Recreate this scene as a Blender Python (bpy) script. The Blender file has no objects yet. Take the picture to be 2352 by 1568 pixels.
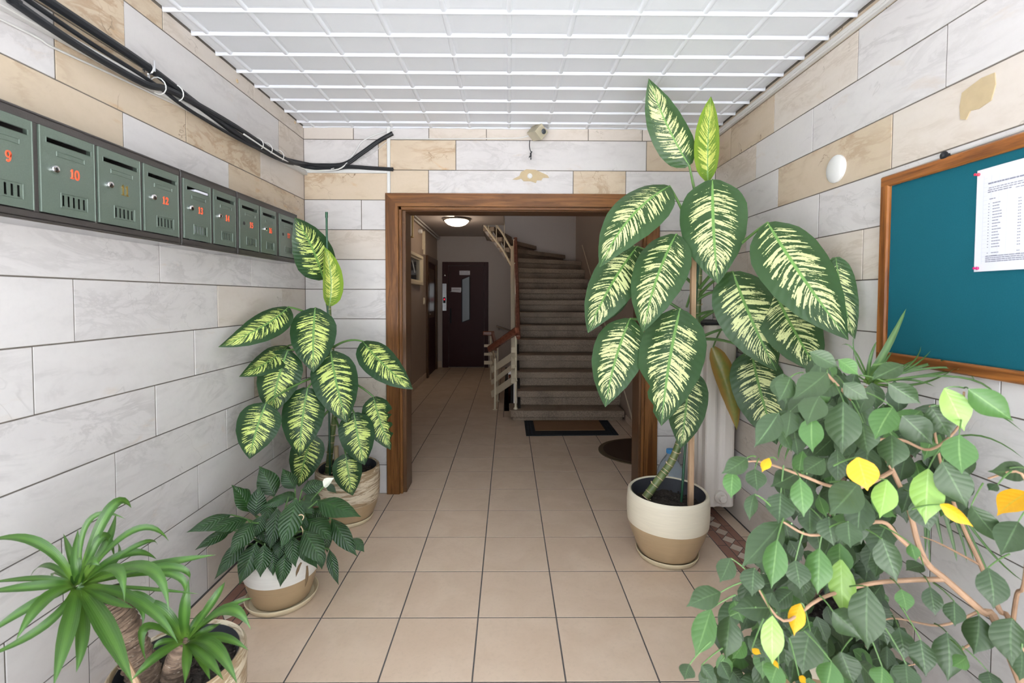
import bpy, bmesh, math, random
from math import sin, cos, pi, radians
from mathutils import Vector, Matrix

scene = bpy.context.scene
COL = scene.collection

# ------------------------------------------------------------------ camera
F, PITCH, CY, YAW, ROLL, EYE = 1065.784, -0.03305917, 719.814, -0.00790608, -0.00289564, 1.346133
def _cam_rows():
    c, s = cos(YAW), sin(YAW); A = Matrix(((c, s, 0), (-s, c, 0), (0, 0, 1)))
    c, s = cos(PITCH), sin(PITCH); B = Matrix(((1, 0, 0), (0, c, s), (0, -s, c)))
    c, s = cos(ROLL), sin(ROLL); Cm = Matrix(((c, 0, -s), (0, 1, 0), (s, 0, c)))
    return Cm @ B @ A
CM = _cam_rows()
cam_data = bpy.data.cameras.new('camera')
cam = bpy.data.objects.new('camera', cam_data); COL.objects.link(cam)
rt, fw, up = CM[0], CM[1], CM[2]
cam.matrix_world = Matrix(((rt.x, up.x, -fw.x, 0), (rt.y, up.y, -fw.y, 0), (rt.z, up.z, -fw.z, EYE), (0, 0, 0, 1)))
cam_data.sensor_width = 36; cam_data.lens = F / 2352 * 36
cam_data.shift_y = -(784 - CY) / 2352
cam_data.clip_start = 0.05
cam_data.dof.use_dof = True; cam_data.dof.focus_distance = 3.2; cam_data.dof.aperture_fstop = 4.5
scene.camera = cam
CAMPOS = Vector((0, 0, EYE))
def ray(x, y): return CM.transposed() @ Vector(((x - 1176) / F, 1, (CY - y) / F))
def at(x, y, Y): d = ray(x, y); return CAMPOS + d * (Y / d.y)
def atZ(x, y, z): d = ray(x, y); return CAMPOS + d * ((z - EYE) / d.z)
def atX(x, y, X): d = ray(x, y); return CAMPOS + d * (X / d.x)

# ------------------------------------------------------------------ world, light, exposure
vs = scene.view_settings
vs.view_transform = 'Standard'; vs.look = 'None'; vs.gamma = 1.0; vs.use_curve_mapping = False
vs.exposure = -0.66
world = bpy.data.worlds.new('overcast_sky'); scene.world = world; world.use_nodes = True
wn = world.node_tree; wn.nodes.clear()
wo = wn.nodes.new('ShaderNodeOutputWorld'); wb = wn.nodes.new('ShaderNodeBackground')
wb.inputs[0].default_value = (0.86, 0.93, 1.0, 1); wb.inputs[1].default_value = 6.0
wn.links.new(wb.outputs[0], wo.inputs[0])
def light(name, kind, loc, energy, color=(1, 1, 1), size=0.1, rot=(0, 0, 0), size_y=None):
    l = bpy.data.lights.new(name, kind); l.energy = energy; l.color = color
    if kind == 'AREA':
        l.size = size
        if size_y: l.shape = 'RECTANGLE'; l.size_y = size_y
    elif kind == 'POINT': l.shadow_soft_size = size
    o = bpy.data.objects.new(name, l); o.location = loc; o.rotation_euler = rot; COL.objects.link(o); return o
sun = light('sun', 'SUN', (0, 6, 12), 125.0, (1.0, .99, .97), rot=(radians(-16), 0, 0)); sun.data.angle = radians(1.5)
pl = light('entrance_daylight_portal', 'AREA', (0.0, 0.37, 1.24), 10, size=2.7, size_y=2.46, rot=(radians(90), 0, 0))
pl.data.cycles.is_portal = True

L, R, D, CEIL = -1.377, 1.40, 3.16, 2.49      # lobby walls and ceiling
HB, HC, HR = 9.0, 2.533, 1.30                 # hall: back wall, ceiling, right wall
FRONT = 0.35
X0, Y0, T = -0.124079, 1.585187, 0.33         # floor tile grid

# ------------------------------------------------------------------ helpers
def tag(o, label=None, cat=None, group=None, kind=None):
    if label: o['label'] = label
    if cat: o['category'] = cat
    if group: o['group'] = group
    if kind: o['kind'] = kind
    return o
WORLD_OFF = {}
def empty(name, loc=(0, 0, 0), label=None, cat=None, group=None, kind=None):
    o = bpy.data.objects.new(name, None); COL.objects.link(o)
    o.location = loc; o.empty_display_size = 0.1
    WORLD_OFF[o] = Vector(loc)
    return tag(o, label, cat, group, kind)
def link(name, mesh, loc=None, parent=None):
    o = bpy.data.objects.new(name, mesh); COL.objects.link(o)
    base = WORLD_OFF.get(parent, Vector((0, 0, 0))) if parent else Vector((0, 0, 0))
    if parent: o.parent = parent
    if loc is None: WORLD_OFF[o] = base
    else: o.location = Vector(loc) - base; WORLD_OFF[o] = Vector(loc)
    return o
class MB:
    def __init__(s): s.v = []; s.f = []; s.uv = {}
    def quad(s, *p):
        b = len(s.v); s.v += [Vector(q) for q in p]; s.f.append(tuple(range(b, b + len(p))))
    def box(s, x0, x1, y0, y1, z0, z1, bev=0.0, M=None):
        if x0 > x1: x0, x1 = x1, x0
        if y0 > y1: y0, y1 = y1, y0
        if z0 > z1: z0, z1 = z1, z0
        b = len(s.v)
        lo, hi = (x0, y0, z0), (x1, y1, z1)
        if bev <= 0:
            vv = [Vector((hi[0] if i & 1 else lo[0], hi[1] if i & 2 else lo[1], hi[2] if i & 4 else lo[2])) for i in range(8)]
            ff = [(0, 2, 3, 1), (4, 5, 7, 6), (0, 1, 5, 4), (2, 6, 7, 3), (0, 4, 6, 2), (1, 3, 7, 5)]
        else:
            bev = min(bev, (x1 - x0) * .49, (y1 - y0) * .49, (z1 - z0) * .49)
            vv = []
            for i in range(8):
                c = [hi[k] if i >> k & 1 else lo[k] for k in range(3)]
                sg = [-1 if i >> k & 1 else 1 for k in range(3)]
                for ax in range(3):
                    q = [c[k] + (0 if k == ax else sg[k] * bev) for k in range(3)]
                    vv.append(Vector(q))
            ff = []
            corner = [(0, 2, 3, 1), (4, 5, 7, 6), (0, 1, 5, 4), (2, 6, 7, 3), (0, 4, 6, 2), (1, 3, 7, 5)]
            axs = [2, 2, 1, 1, 0, 0]
            for q, ax in zip(corner, axs): ff.append(tuple(i * 3 + ax for i in q))
            for ax in range(3):
                o1, o2 = [k for k in range(3) if k != ax]
                for a in (0, 1):
                    for c in (0, 1):
                        i = (a << o1) | (c << o2); j = i | (1 << ax)
                        ff.append((i * 3 + o1, j * 3 + o1, j * 3 + o2, i * 3 + o2))
            for i in range(8): ff.append((i * 3, i * 3 + 1, i * 3 + 2))
        if M: vv = [M @ q for q in vv]
        s.v += vv; s.f += [tuple(b + i for i in q) for q in ff]; return s
    def tube(s, pts, r, n=8, cap=True):
        pts = [Vector(p) for p in pts]; m = len(pts)
        rr = r if isinstance(r, (list, tuple)) else [r] * m
        t0 = (pts[1] - pts[0]).normalized()
        a = Vector((0, 0, 1)) if abs(t0.z) < .9 else Vector((1, 0, 0))
        u = t0.cross(a).normalized(); b = len(s.v)
        for i, p in enumerate(pts):
            t = ((pts[min(i + 1, m - 1)] - pts[max(i - 1, 0)])).normalized()
            u = (u - t * u.dot(t)).normalized(); w = t.cross(u)
            for k in range(n):
                an = 2 * pi * k / n; s.v.append(p + (u * cos(an) + w * sin(an)) * rr[i])
        for i in range(m - 1):
            for k in range(n):
                k2 = (k + 1) % n
                s.f.append((b + i * n + k, b + i * n + k2, b + (i + 1) * n + k2, b + (i + 1) * n + k))
        if cap:
            s.f.append(tuple(b + k for k in reversed(range(n)))); s.f.append(tuple(b + (m - 1) * n + k for k in range(n)))
        return s
    def lathe(s, prof, c=(0, 0, 0), n=36, M=None, capa=True, capb=True):
        b = len(s.v); c = Vector(c)
        for r, z in prof:
            for k in range(n):
                an = 2 * pi * k / n; q = Vector((r * cos(an), r * sin(an), z))
                s.v.append((M @ q if M else q) + c)
        for i in range(len(prof) - 1):
            for k in range(n):
                k2 = (k + 1) % n
                s.f.append((b + i * n + k, b + i * n + k2, b + (i + 1) * n + k2, b + (i + 1) * n + k))
        if capa: s.f.append(tuple(b + k for k in reversed(range(n))))
        if capb: s.f.append(tuple(b + (len(prof) - 1) * n + k for k in range(n)))
        return s
    def prism(s, poly, ax, a, c):
        """polygon in the two other axes extruded along axis ax from a to c"""
        def mk(p, w):
            q = [0, 0, 0]; o = [k for k in range(3) if k != ax]; q[o[0]], q[o[1]] = p; q[ax] = w; return Vector(q)
        b = len(s.v); n = len(poly)
        s.v += [mk(p, a) for p in poly] + [mk(p, c) for p in poly]
        s.f.append(tuple(b + k for k in reversed(range(n)))); s.f.append(tuple(b + n + k for k in range(n)))
        for k in range(n):
            k2 = (k + 1) % n; s.f.append((b + k, b + k2, b + n + k2, b + n + k))
        return s
    def beam(s, p, q, w, h, upv=(0, 0, 1), bev=0.0):
        p, q = Vector(p), Vector(q); t = (q - p); ln = t.length; t.normalize()
        u = Vector(upv); sd = t.cross(u).normalized(); u = sd.cross(t)
        M = Matrix(((sd.x, t.x, u.x, p.x), (sd.y, t.y, u.y, p.y), (sd.z, t.z, u.z, p.z), (0, 0, 0, 1)))
        return s.box(-w / 2, w / 2, 0, ln, -h / 2, h / 2, bev, M)
    def mesh(s, name, m, off=Vector((0, 0, 0)), smooth=False, sharp=40):
        me = bpy.data.meshes.new(name); me.from_pydata([q - off for q in s.v], [], s.f)
        mats = m if isinstance(m, (list, tuple)) else [m]
        for x in mats: me.materials.append(x)
        bm = bmesh.new(); bm.from_mesh(me); bmesh.ops.recalc_face_normals(bm, faces=bm.faces); bm.to_mesh(me); bm.free()
        if smooth:
            me.polygons.foreach_set('use_smooth', [True] * len(me.polygons)); me.set_sharp_from_angle(angle=radians(sharp))
        me.update(); return me
    def build(s, name, m, parent=None, loc=None, smooth=False, sharp=40, label=None, cat=None, group=None, kind=None):
        off = Vector(loc) if loc is not None else (WORLD_OFF.get(parent, Vector((0, 0, 0))) if parent else Vector((0, 0, 0)))
        o = link(name, s.mesh(name, m, off, smooth, sharp), loc, parent)
        return tag(o, label, cat, group, kind)
def bez(p0, p1, p2, n=8):
    p0, p1, p2 = Vector(p0), Vector(p1), Vector(p2)
    return [p0 * (1 - t) ** 2 + p1 * 2 * t * (1 - t) + p2 * t * t for t in [i / n for i in range(n + 1)]]
def spline(pts, n=6):
    """Catmull-Rom through points"""
    P = [Vector(p) for p in pts]; out = []
    for i in range(len(P) - 1):
        a, b, c, d = P[max(i - 1, 0)], P[i], P[i + 1], P[min(i + 2, len(P) - 1)]
        for k in range(n):
            t = k / n
            out.append(.5 * ((2 * b) + (c - a) * t + (2 * a - 5 * b + 4 * c - d) * t * t + (3 * b - a - 3 * c + d) * t ** 3))
    out.append(P[-1]); return out

# ------------------------------------------------------------------ materials
class NT:
    def __init__(s, name):
        s.m = bpy.data.materials.new(name); s.m.use_nodes = True; s.t = s.m.node_tree
        s.b = s.t.nodes['Principled BSDF']; s.out = s.t.nodes['Material Output']
    def n(s, typ, **kw):
        x = s.t.nodes.new(typ)
        for k, v in kw.items(): setattr(x, k, v)
        return x
    def l(s, a, b): s.t.links.new(a, b)
    def val(s, sock, v):
        if hasattr(v, 'default_value') or hasattr(v, 'links'): s.l(v, sock)
        else: sock.default_value = v
    def math(s, op, a, b=0.0, c=0.0, clamp=False):
        x = s.n('ShaderNodeMath', operation=op, use_clamp=clamp)
        s.val(x.inputs[0], a); s.val(x.inputs[1], b); s.val(x.inputs[2], c); return x.outputs[0]
    def mix(s, f, a, b, blend='MIX'):
        x = s.n('ShaderNodeMix', data_type='RGBA', blend_type=blend)
        s.val(x.inputs[0], f); s.val(x.inputs[6], a if not isinstance(a, tuple) else (*a, 1)[:4]); s.val(x.inputs[7], b if not isinstance(b, tuple) else (*b, 1)[:4])
        return x.outputs[2]
    def noise(s, vec, scale=5, detail=3, rough=.55, dist=0.0):
        x = s.n('ShaderNodeTexNoise'); s.l(vec, x.inputs['Vector'])
        x.inputs['Scale'].default_value = scale; x.inputs['Detail'].default_value = detail
        x.inputs['Roughness'].default_value = rough; x.inputs['Distortion'].default_value = dist
        return x.outputs['Fac']
    def ss(s, v, lo, hi, a=0.0, b=1.0):
        x = s.n('ShaderNodeMapRange', interpolation_type='SMOOTHSTEP'); s.val(x.inputs[0], v)
        s.val(x.inputs[1], lo); s.val(x.inputs[2], hi); x.inputs[3].default_value = a; x.inputs[4].default_value = b
        return x.outputs[0]
    def coords(s, rand=True, scale=(1, 1, 1)):
        tc = s.n('ShaderNodeTexCoord'); v = tc.outputs['Object']
        mp = s.n('ShaderNodeMapping'); mp.inputs['Scale'].default_value = scale; s.l(v, mp.inputs['Vector']); v = mp.outputs[0]
        if rand:
            oi = s.n('ShaderNodeObjectInfo'); r = s.math('MULTIPLY', oi.outputs['Random'], 37.0)
            va = s.n('ShaderNodeVectorMath', operation='ADD'); s.l(v, va.inputs[0]); s.l(r, va.inputs[1]); v = va.outputs[0]
        return v
    def rnd(s): return s.n('ShaderNodeObjectInfo').outputs['Random']
    def bump(s, h, strength=.2, dist=.01):
        x = s.n('ShaderNodeBump'); x.inputs['Strength'].default_value = strength; x.inputs['Distance'].default_value = dist
        s.l(h, x.inputs['Height']); s.l(x.outputs[0], s.b.inputs['Normal'])
    def fin(s, col=None, rough=None, metal=0.0, spec=None):
        if col is not None: s.val(s.b.inputs['Base Color'], (*col, 1) if isinstance(col, tuple) and len(col) == 3 else col)
        if rough is not None: s.val(s.b.inputs['Roughness'], rough)
        s.b.inputs['Metallic'].default_value = metal
        if spec is not None: s.b.inputs['Specular IOR Level'].default_value = spec
        return s.m
def plain(name, col, rough=.5, metal=0.0, var=.08, scale=30, bump=0.0, spec=None):
    N = NT(name); v = N.coords(); n = N.noise(v, scale, 3)
    c = N.mix(n, tuple(x * (1 - var) for x in col), tuple(min(1, x * (1 + var)) for x in col))
    if bump: N.bump(n, bump, .004)
    return N.fin(c, rough, metal, spec)
def marble(name, base, tint, vein, veinamt, rust, rustamt, crack):
    """smoky diagonal clouds, soft rust patches and a few thin cracks"""
    N = NT(name); v = N.coords(); rot = N.n('ShaderNodeMapping'); rot.inputs['Rotation'].default_value = (.62, .62, .3); rot.inputs['Scale'].default_value = (1, 1, 2.6)
    N.l(v, rot.inputs['Vector']); d = rot.outputs[0]
    big = N.noise(d, 1.6, 4, .6, .4); smoke = N.noise(d, 3.2, 6, .68, .9); fine = N.noise(v, 55, 4, .7)
    c = N.mix(N.ss(big, .32, .7), base, tint)
    rid = N.math('ABSOLUTE', N.math('SUBTRACT', smoke, .5)); sm = N.math('MULTIPLY', N.ss(rid, .0, .07, 1, 0), N.ss(big, .42, .66))
    c = N.mix(N.math('MULTIPLY', sm, veinamt), c, vein)
    rs = N.math('MULTIPLY', N.ss(N.noise(d, 5.5, 4, .6, .6), .58, .74), N.ss(N.noise(v, 1.9, 2), .42, .62)); c = N.mix(N.math('MULTIPLY', rs, rustamt), c, rust)
    w = N.noise(v, 1.9, 5, .6, .5); ln = N.ss(N.math('ABSOLUTE', N.math('SUBTRACT', w, .5)), .0, .0045, 1, 0); mask = N.ss(N.noise(v, 2.7, 2), .52, .60)
    c = N.mix(N.math('MULTIPLY', N.math('MULTIPLY', ln, mask), crack), c, tuple(x * .55 for x in vein))
    c = N.mix(N.math('MULTIPLY', N.ss(fine, .4, .8), .14), c, tuple(x * .8 for x in tint))
    c = N.mix(N.math('MULTIPLY', N.rnd(), .2), c, tuple(x * .8 for x in tint))
    N.bump(fine, .03, .001)
    return N.fin(c, N.ss(big, .2, .8, .30, .42), 0, .4)
M_white = marble('marble_white', (.66, .63, .615), (.585, .555, .545), (.36, .34, .335), .5, (.52, .39, .27), .35, .25)
M_warm = marble('marble_warm_white', (.62, .56, .505), (.55, .485, .42), (.36, .29, .225), .5, (.50, .35, .21), .45, .45)
M_beige = marble('marble_beige', (.485, .40, .305), (.42, .335, .24), (.22, .14, .08), .75, (.42, .25, .11), .75, .95)
M_joint = plain('joint_grout', (.10, .085, .07), .95)
M_grout = plain('floor_grout', (.075, .068, .065), .9)
def tilemat(name, a, b, rough):
    N = NT(name); v = N.coords(); big = N.noise(v, 5, 4, .6, .5); fine = N.noise(v, 60, 4, .7)
    c = N.mix(N.ss(big, .3, .7), a, b); c = N.mix(N.math('MULTIPLY', N.ss(fine, .45, .8), .25), c, tuple(x * .7 for x in b))
    c = N.mix(N.math('MULTIPLY', N.rnd(), .14), c, tuple(x * .8 for x in a))
    N.bump(fine, .05, .002); return N.fin(c, N.ss(big, .2, .8, rough, rough + .12), 0, .45)
M_tile = tilemat('beige_floor_tile', (.63, .495, .38), (.57, .435, .325), .33)
M_brown_tile = tilemat('red_brown_mosaic', (.27, .135, .095), (.22, .105, .075), .4)
M_diamond = tilemat('cream_mosaic', (.56, .48, .40), (.50, .42, .34), .4)
M_ceil = plain('white_ceiling_paint', (.90, .915, .955), .55, var=.012, scale=14, bump=.12)
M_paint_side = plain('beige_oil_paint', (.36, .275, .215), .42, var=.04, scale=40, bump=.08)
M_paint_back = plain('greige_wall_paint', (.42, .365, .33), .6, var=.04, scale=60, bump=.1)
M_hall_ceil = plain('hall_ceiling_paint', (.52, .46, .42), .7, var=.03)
M_white_paint = plain('white_paint', (.80, .78, .74), .45, var=.03)
M_cream_paint = plain('cream_paint', (.72, .63, .47), .42, var=.05)
M_rad = plain('radiator_paint', (.72, .66, .61), .38, var=.03, scale=12)
M_plastic_w = plain('white_plastic', (.80, .79, .76), .35, var=.02)
M_trunk = plain('grey_trunking', (.60, .58, .555), .45, var=.05)
M_black = plain('black_rubber', (.009, .010, .012), .55, var=.2, spec=.25)
M_dark = plain('dark_void', (.012, .010, .009), .9)  # near-black that colours shade into the pit, box insides and lock holes
M_metal = plain('steel', (.62, .62, .63), .25, 1.0, var=.05)
M_chrome = plain('chrome', (.78, .78, .80), .12, 1.0, var=.03)
M_brass = plain('brass', (.65, .47, .16), .3, 1.0, var=.1)
M_beige_metal = plain('beige_metal', (.40, .36, .26), .45, .25, var=.06)
M_soil = plain('potting_soil', (.022, .016, .012), .95, var=.6, scale=120, bump=1.0)
M_glass_dark = plain('dark_glass', (.03, .035, .04), .08, var=.05)
def wood(name, a, b, axis, rough=.35, scale=1.0):
    N = NT(name); sc = [26 * scale] * 3; sc[axis] = 1.6 * scale
    v = N.coords(scale=tuple(sc)); g = N.noise(v, 1.0, 5, .6, 1.0); f = N.noise(v, 4.5, 3, .7)
    c = N.mix(N.ss(g, .32, .68), a, b); c = N.mix(N.math('MULTIPLY', N.ss(f, .52, .72), .55), c, tuple(x * .45 for x in a))
    N.bump(f, .1, .002); return N.fin(c, rough, 0, .22)
WA, WB = (.072, .027, .007), (.165, .070, .021)
M_wood = [wood('oak_grain_%s' % 'xyz'[k], WA, WB, k) for k in range(3)]
M_wood_dark = wood('darker_wood', (.07, .034, .016), (.10, .05, .024), 2, .3)  # darker brown than the oak, for reveals and the side door
M_board_frame = [wood('board_frame_%s' % 'xyz'[k], (.085, .028, .008), (.24, .09, .022), k, .3) for k in range(3)]
M_rail = wood('red_brown_handrail', (.14, .045, .025), (.22, .075, .045), 1, .25)
M_maroon = plain('maroon_paint', (.040, .012, .013), .45, var=.12, scale=8, spec=.15)
def hammer():
    N = NT('green_hammered_enamel'); v = N.coords(); n = N.noise(v, 260, 2); b = N.noise(v, 9, 2)
    c = N.mix(n, (.070, .093, .074), (.103, .131, .106)); c = N.mix(N.math('MULTIPLY', b, .25), c, (.065, .085, .068))
    N.bump(n, .25, .001); return N.fin(c, .4, .2)
M_green_box = hammer()
M_box_frame = plain('charcoal_enamel', (.028, .024, .022), .5, .0, var=.25, scale=300, bump=.1)
M_red = plain('red_enamel', (.80, .11, .045), .4, var=.05)
def terrazzo():
    N = NT('grey_terrazzo'); v = N.coords(); n = N.noise(v, 160, 2, .6); m = N.noise(v, 3, 4, .6)
    c = N.mix(N.ss(n, .38, .62), (.185, .135, .096), (.36, .28, .208)); c = N.mix(N.math('MULTIPLY', N.ss(m, .4, .75), .5), c, (.10, .072, .052))
    return N.fin(c, .55, 0, .22)
M_terrazzo = terrazzo()
def felt():
    N = NT('teal_felt'); v = N.coords(); n = N.noise(v, 300, 3, .7); m = N.noise(v, 3, 3)
    c = N.mix(n, (.000, .055, .080), (.005, .085, .11)); c = N.mix(N.math('MULTIPLY', m, .25), c, (.0, .045, .062))
    N.bump(n, .15, .002); return N.fin(c, .9, 0, .2)
M_felt = felt()
M_paper = plain('paper', (.80, .80, .86), .7, var=.015)
M_ink = plain('grey_ink', (.17, .17, .22), .8)
M_ink_pale = plain('pale_grid_ink', (.62, .62, .70), .8)
M_pin = plain('red_pin', (.70, .02, .05), .3)
M_ochre = plain('ochre_stain', (.33, .255, .15), .7, var=.15, scale=40)
def rug(name, a, b, sc=220):
    N = NT(name); v = N.coords(); n = N.noise(v, sc, 3, .8); c = N.mix(n, a, b); N.bump(n, .6, .004); return N.fin(c, .95, 0, .1)
M_rug_brown = rug('brown_coir', (.13, .07, .035), (.25, .145, .08))
M_rug_rubber = rug('black_ribbed_rubber', (.016, .018, .022), (.03, .032, .036), 90)
M_rug_dark = rug('dark_brown_pile', (.030, .018, .012), (.07, .042, .028))
M_rug_edge = rug('olive_brown_edging', (.07, .05, .03), (.12, .09, .055))
def emit(name, col, st):
    N = NT(name); N.fin(col, .4); N.b.inputs['Emission Color'].default_value = (*col, 1); N.b.inputs['Emission Strength'].default_value = st; return N.m
M_lamp = emit('lit_opal_glass', (1.0, .86, .64), 8.0)
M_led = emit('red_display', (1.0, .02, .05), 3.0)
def leafy(name, build, trans=.12, tcol=(.25, .5, .08), rough=.33, spec=.45):
    """leaf shader: principled plus a little light passing through the blade"""
    N = NT(name); c = build(N); N.fin(c, rough, 0, spec)
    tr = N.n('ShaderNodeBsdfTranslucent'); N.l(N.mix(.6, c, tcol), tr.inputs['Color']) 
    mx = N.n('ShaderNodeMixShader'); mx.inputs[0].default_value = trans
    N.l(N.b.outputs[0], mx.inputs[1]); N.l(tr.outputs[0], mx.inputs[2]); N.l(mx.outputs[0], N.out.inputs['Surface']); return N.m
def uvs(N):
    u = N.n('ShaderNodeUVMap'); x = N.n('ShaderNodeSeparateXYZ'); N.l(u.outputs[0], x.inputs[0])
    a = N.math('ABSOLUTE', N.math('MULTIPLY_ADD', x.outputs[0], 2.0, -1.0)); return x.outputs[0], x.outputs[1], a
def vgt(dark, edge, cream, amount=0.0):
    def f(N):
        u, v, a = uvs(N); r = N.math('MULTIPLY', N.rnd(), 50.0)
        k = N.math('MULTIPLY_ADD', v, .17, .055)
        q = N.math('SUBTRACT', v, N.math('MULTIPLY', a, k)); side = N.math('MULTIPLY', N.math('GREATER_THAN', u, .5), 7.3)
        def comb(sq, sa, o):
            cx = N.n('ShaderNodeCombineXYZ'); N.l(N.math('MULTIPLY', q, sq), cx.inputs[0]); N.l(N.math('MULTIPLY', a, sa), cx.inputs[1])
            N.l(N.math('ADD', N.math('ADD', side, r), o), cx.inputs[2]); return cx.outputs[0]
        n1 = N.noise(comb(58, 1.3, 0.0), 1.0, 2.0, .5, .15); n2 = N.noise(comb(130, 16, 3.0), 1.0, 2.0, .6)
        n = N.math('ADD', N.math('MULTIPLY', n1, .78), N.math('MULTIPLY', n2, .22))
        ve = N.math('ADD', N.ss(v, .0, .20, .16, 0), N.ss(v, .86, 1.0, 0, .22))
        th = N.math('ADD', N.math('ADD', N.ss(a, .45, 1.0, .498 - amount, .68), N.ss(a, .68, .95, 0, .3)), ve)
        m = N.ss(N.math('SUBTRACT', n, th), -.005, .018)
        mid = N.ss(a, .03, .06, 1, 0); m = N.math('MULTIPLY', m, N.math('SUBTRACT', 1.0, mid))
        base = N.mix(N.ss(a, .55, .9), dark, edge); base = N.mix(mid, base, (.12, .24, .06))
        c = N.mix(m, base, cream)
        rib = N.math('SINE', N.math('MULTIPLY', q, 120.0)); N.bump(N.math('ADD', N.math('MULTIPLY', rib, .5), N.math('MULTIPLY', m, .2)), .18, .004)
        return c
    return f
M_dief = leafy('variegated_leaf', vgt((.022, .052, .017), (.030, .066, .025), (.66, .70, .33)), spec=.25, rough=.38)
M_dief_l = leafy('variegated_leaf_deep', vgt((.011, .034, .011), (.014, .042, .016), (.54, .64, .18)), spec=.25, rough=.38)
M_dief_new = leafy('young_rolled_leaf', vgt((.13, .22, .035), (.20, .31, .035), (.72, .74, .22), .02), .25)
def old(N):
    u, v, a = uvs(N); n = N.noise(N.coords(), 35, 3); c = N.mix(N.ss(n, .35, .65), (.20, .17, .035), (.14, .15, .035)); return N.mix(N.ss(a, .3, .9), c, (.24, .13, .03))
M_dief_old = leafy('withered_leaf', old)
def veined(dark, light, nv, amt, mid=(.16, .28, .08), bp=.45):
    def f(N):
        u, v, a = uvs(N); q = N.math('SUBTRACT', v, N.math('MULTIPLY', a, .22))
        w = N.math('ABSOLUTE', N.math('SINE', N.math('MULTIPLY', q, nv))); N.bump(w, bp, .004)
        c = N.mix(N.ss(w, .0, .5, amt, 0), dark, light); c = N.mix(N.ss(a, .03, .08, .8, 0), c, mid)
        return N.mix(N.math('MULTIPLY', N.rnd(), .5), c, light)
    return f
M_spath = leafy('peace_lily_leaf', veined((.006, .027, .006), (.018, .062, .014), 34, .45, (.03, .085, .02)), .08, rough=.3)
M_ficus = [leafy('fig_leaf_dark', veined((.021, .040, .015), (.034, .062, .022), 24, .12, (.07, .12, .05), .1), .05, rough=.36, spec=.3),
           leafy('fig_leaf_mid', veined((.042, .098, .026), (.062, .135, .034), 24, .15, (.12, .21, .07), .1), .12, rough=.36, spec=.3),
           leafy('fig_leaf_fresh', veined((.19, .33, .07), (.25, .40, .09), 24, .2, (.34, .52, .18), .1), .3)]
M_yellow = leafy('yellowed_leaf', veined((.76, .37, .008), (.82, .46, .02), 24, .2, (.6, .45, .05), .1), .3, (.9, .6, .05))
def strapcol(dark, light):
    def f(N):
        u, v, a = uvs(N); c = N.mix(N.ss(a, .1, .6), light, dark); c = N.mix(N.ss(v, 0, .22, .6, 0), c, (.26, .44, .07))
        w = N.math('SINE', N.math('MULTIPLY', a, 26.0)); N.bump(w, .15, .002); return N.mix(N.math('MULTIPLY', N.rnd(), .3), c, light)
    return f
M_yucca = leafy('yucca_leaf', strapcol((.026, .074, .012), (.058, .14, .022)), .2)
M_drac = leafy('dracaena_leaf', strapcol((.035, .085, .025), (.09, .17, .05)), .15)
M_brown_leaf = plain('dry_brown_leaf', (.12, .075, .035), .8, var=.3)
M_petiole = plain('green_petiole', (.075, .15, .04), .4, var=.2)
M_twig = plain('tan_bark', (.29, .175, .105), .75, var=.25, scale=40, bump=.4)
def cane():
    N = NT('ringed_green_cane'); tc = N.n('ShaderNodeTexCoord'); n = N.noise(N.coords(), 18, 3)
    c = N.mix(N.ss(n, .35, .65), (.06, .105, .025), (.14, .16, .06)); return N.fin(c, .45)
M_cane = cane()
M_scar = plain('tan_leaf_scar', (.50, .38, .24), .8, var=.2)
def trunkm():
    N = NT('ringed_brown_trunk'); v = N.coords(scale=(1, 1, 3.2)); n = N.noise(v, 26, 4, .6, .6); m = N.noise(v, 70, 3)
    c = N.mix(N.ss(n, .35, .65), (.075, .047, .030), (.20, .135, .092)); c = N.mix(N.ss(m, .62, .78), c, (.50, .43, .35)); N.bump(n, .9, .006); return N.fin(c, .85)
M_trunk_bark = trunkm()
M_stake_w = wood('pale_wooden_stake', (.36, .23, .14), (.44, .30, .19), 2, .6)
M_stake_g = plain('green_plastic_stake', (.012, .06, .028), .4)
def potmat(name, zs, cream=(.74, .67, .53), tan=(.40, .285, .165), brushed=False):
    """two-glaze pot: pale glaze above height zs, tan below"""
    N = NT(name); tc = N.n('ShaderNodeTexCoord'); x = N.n('ShaderNodeSeparateXYZ'); N.l(tc.outputs['Object'], x.inputs[0])
    n = N.noise(N.coords(False, (1, 1, 14)), 9, 3, .6, .3)
    up_ = N.mix(N.ss(n, .3, .7), cream, tuple(c * .94 for c in cream))
    if brushed:
        k = N.coords(False, (1, 1, 9)); b = N.noise(k, 6, 5, .7, .9)
        up_ = N.mix(N.ss(b, .44, .56), cream, (.27, .19, .11)); N.bump(b, .8, .006)
    lo = N.mix(n, tan, tuple(c * .82 for c in tan))
    c = N.mix(N.math('GREATER_THAN', x.outputs[2], zs), lo, up_); return N.fin(c, .38, 0, .45)
M_pot_in = plain('dark_pot_lining', (.035, .037, .045), .6, var=.2)
M_saucer = plain('cream_glaze', (.66, .56, .38), .35, var=.05)
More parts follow.
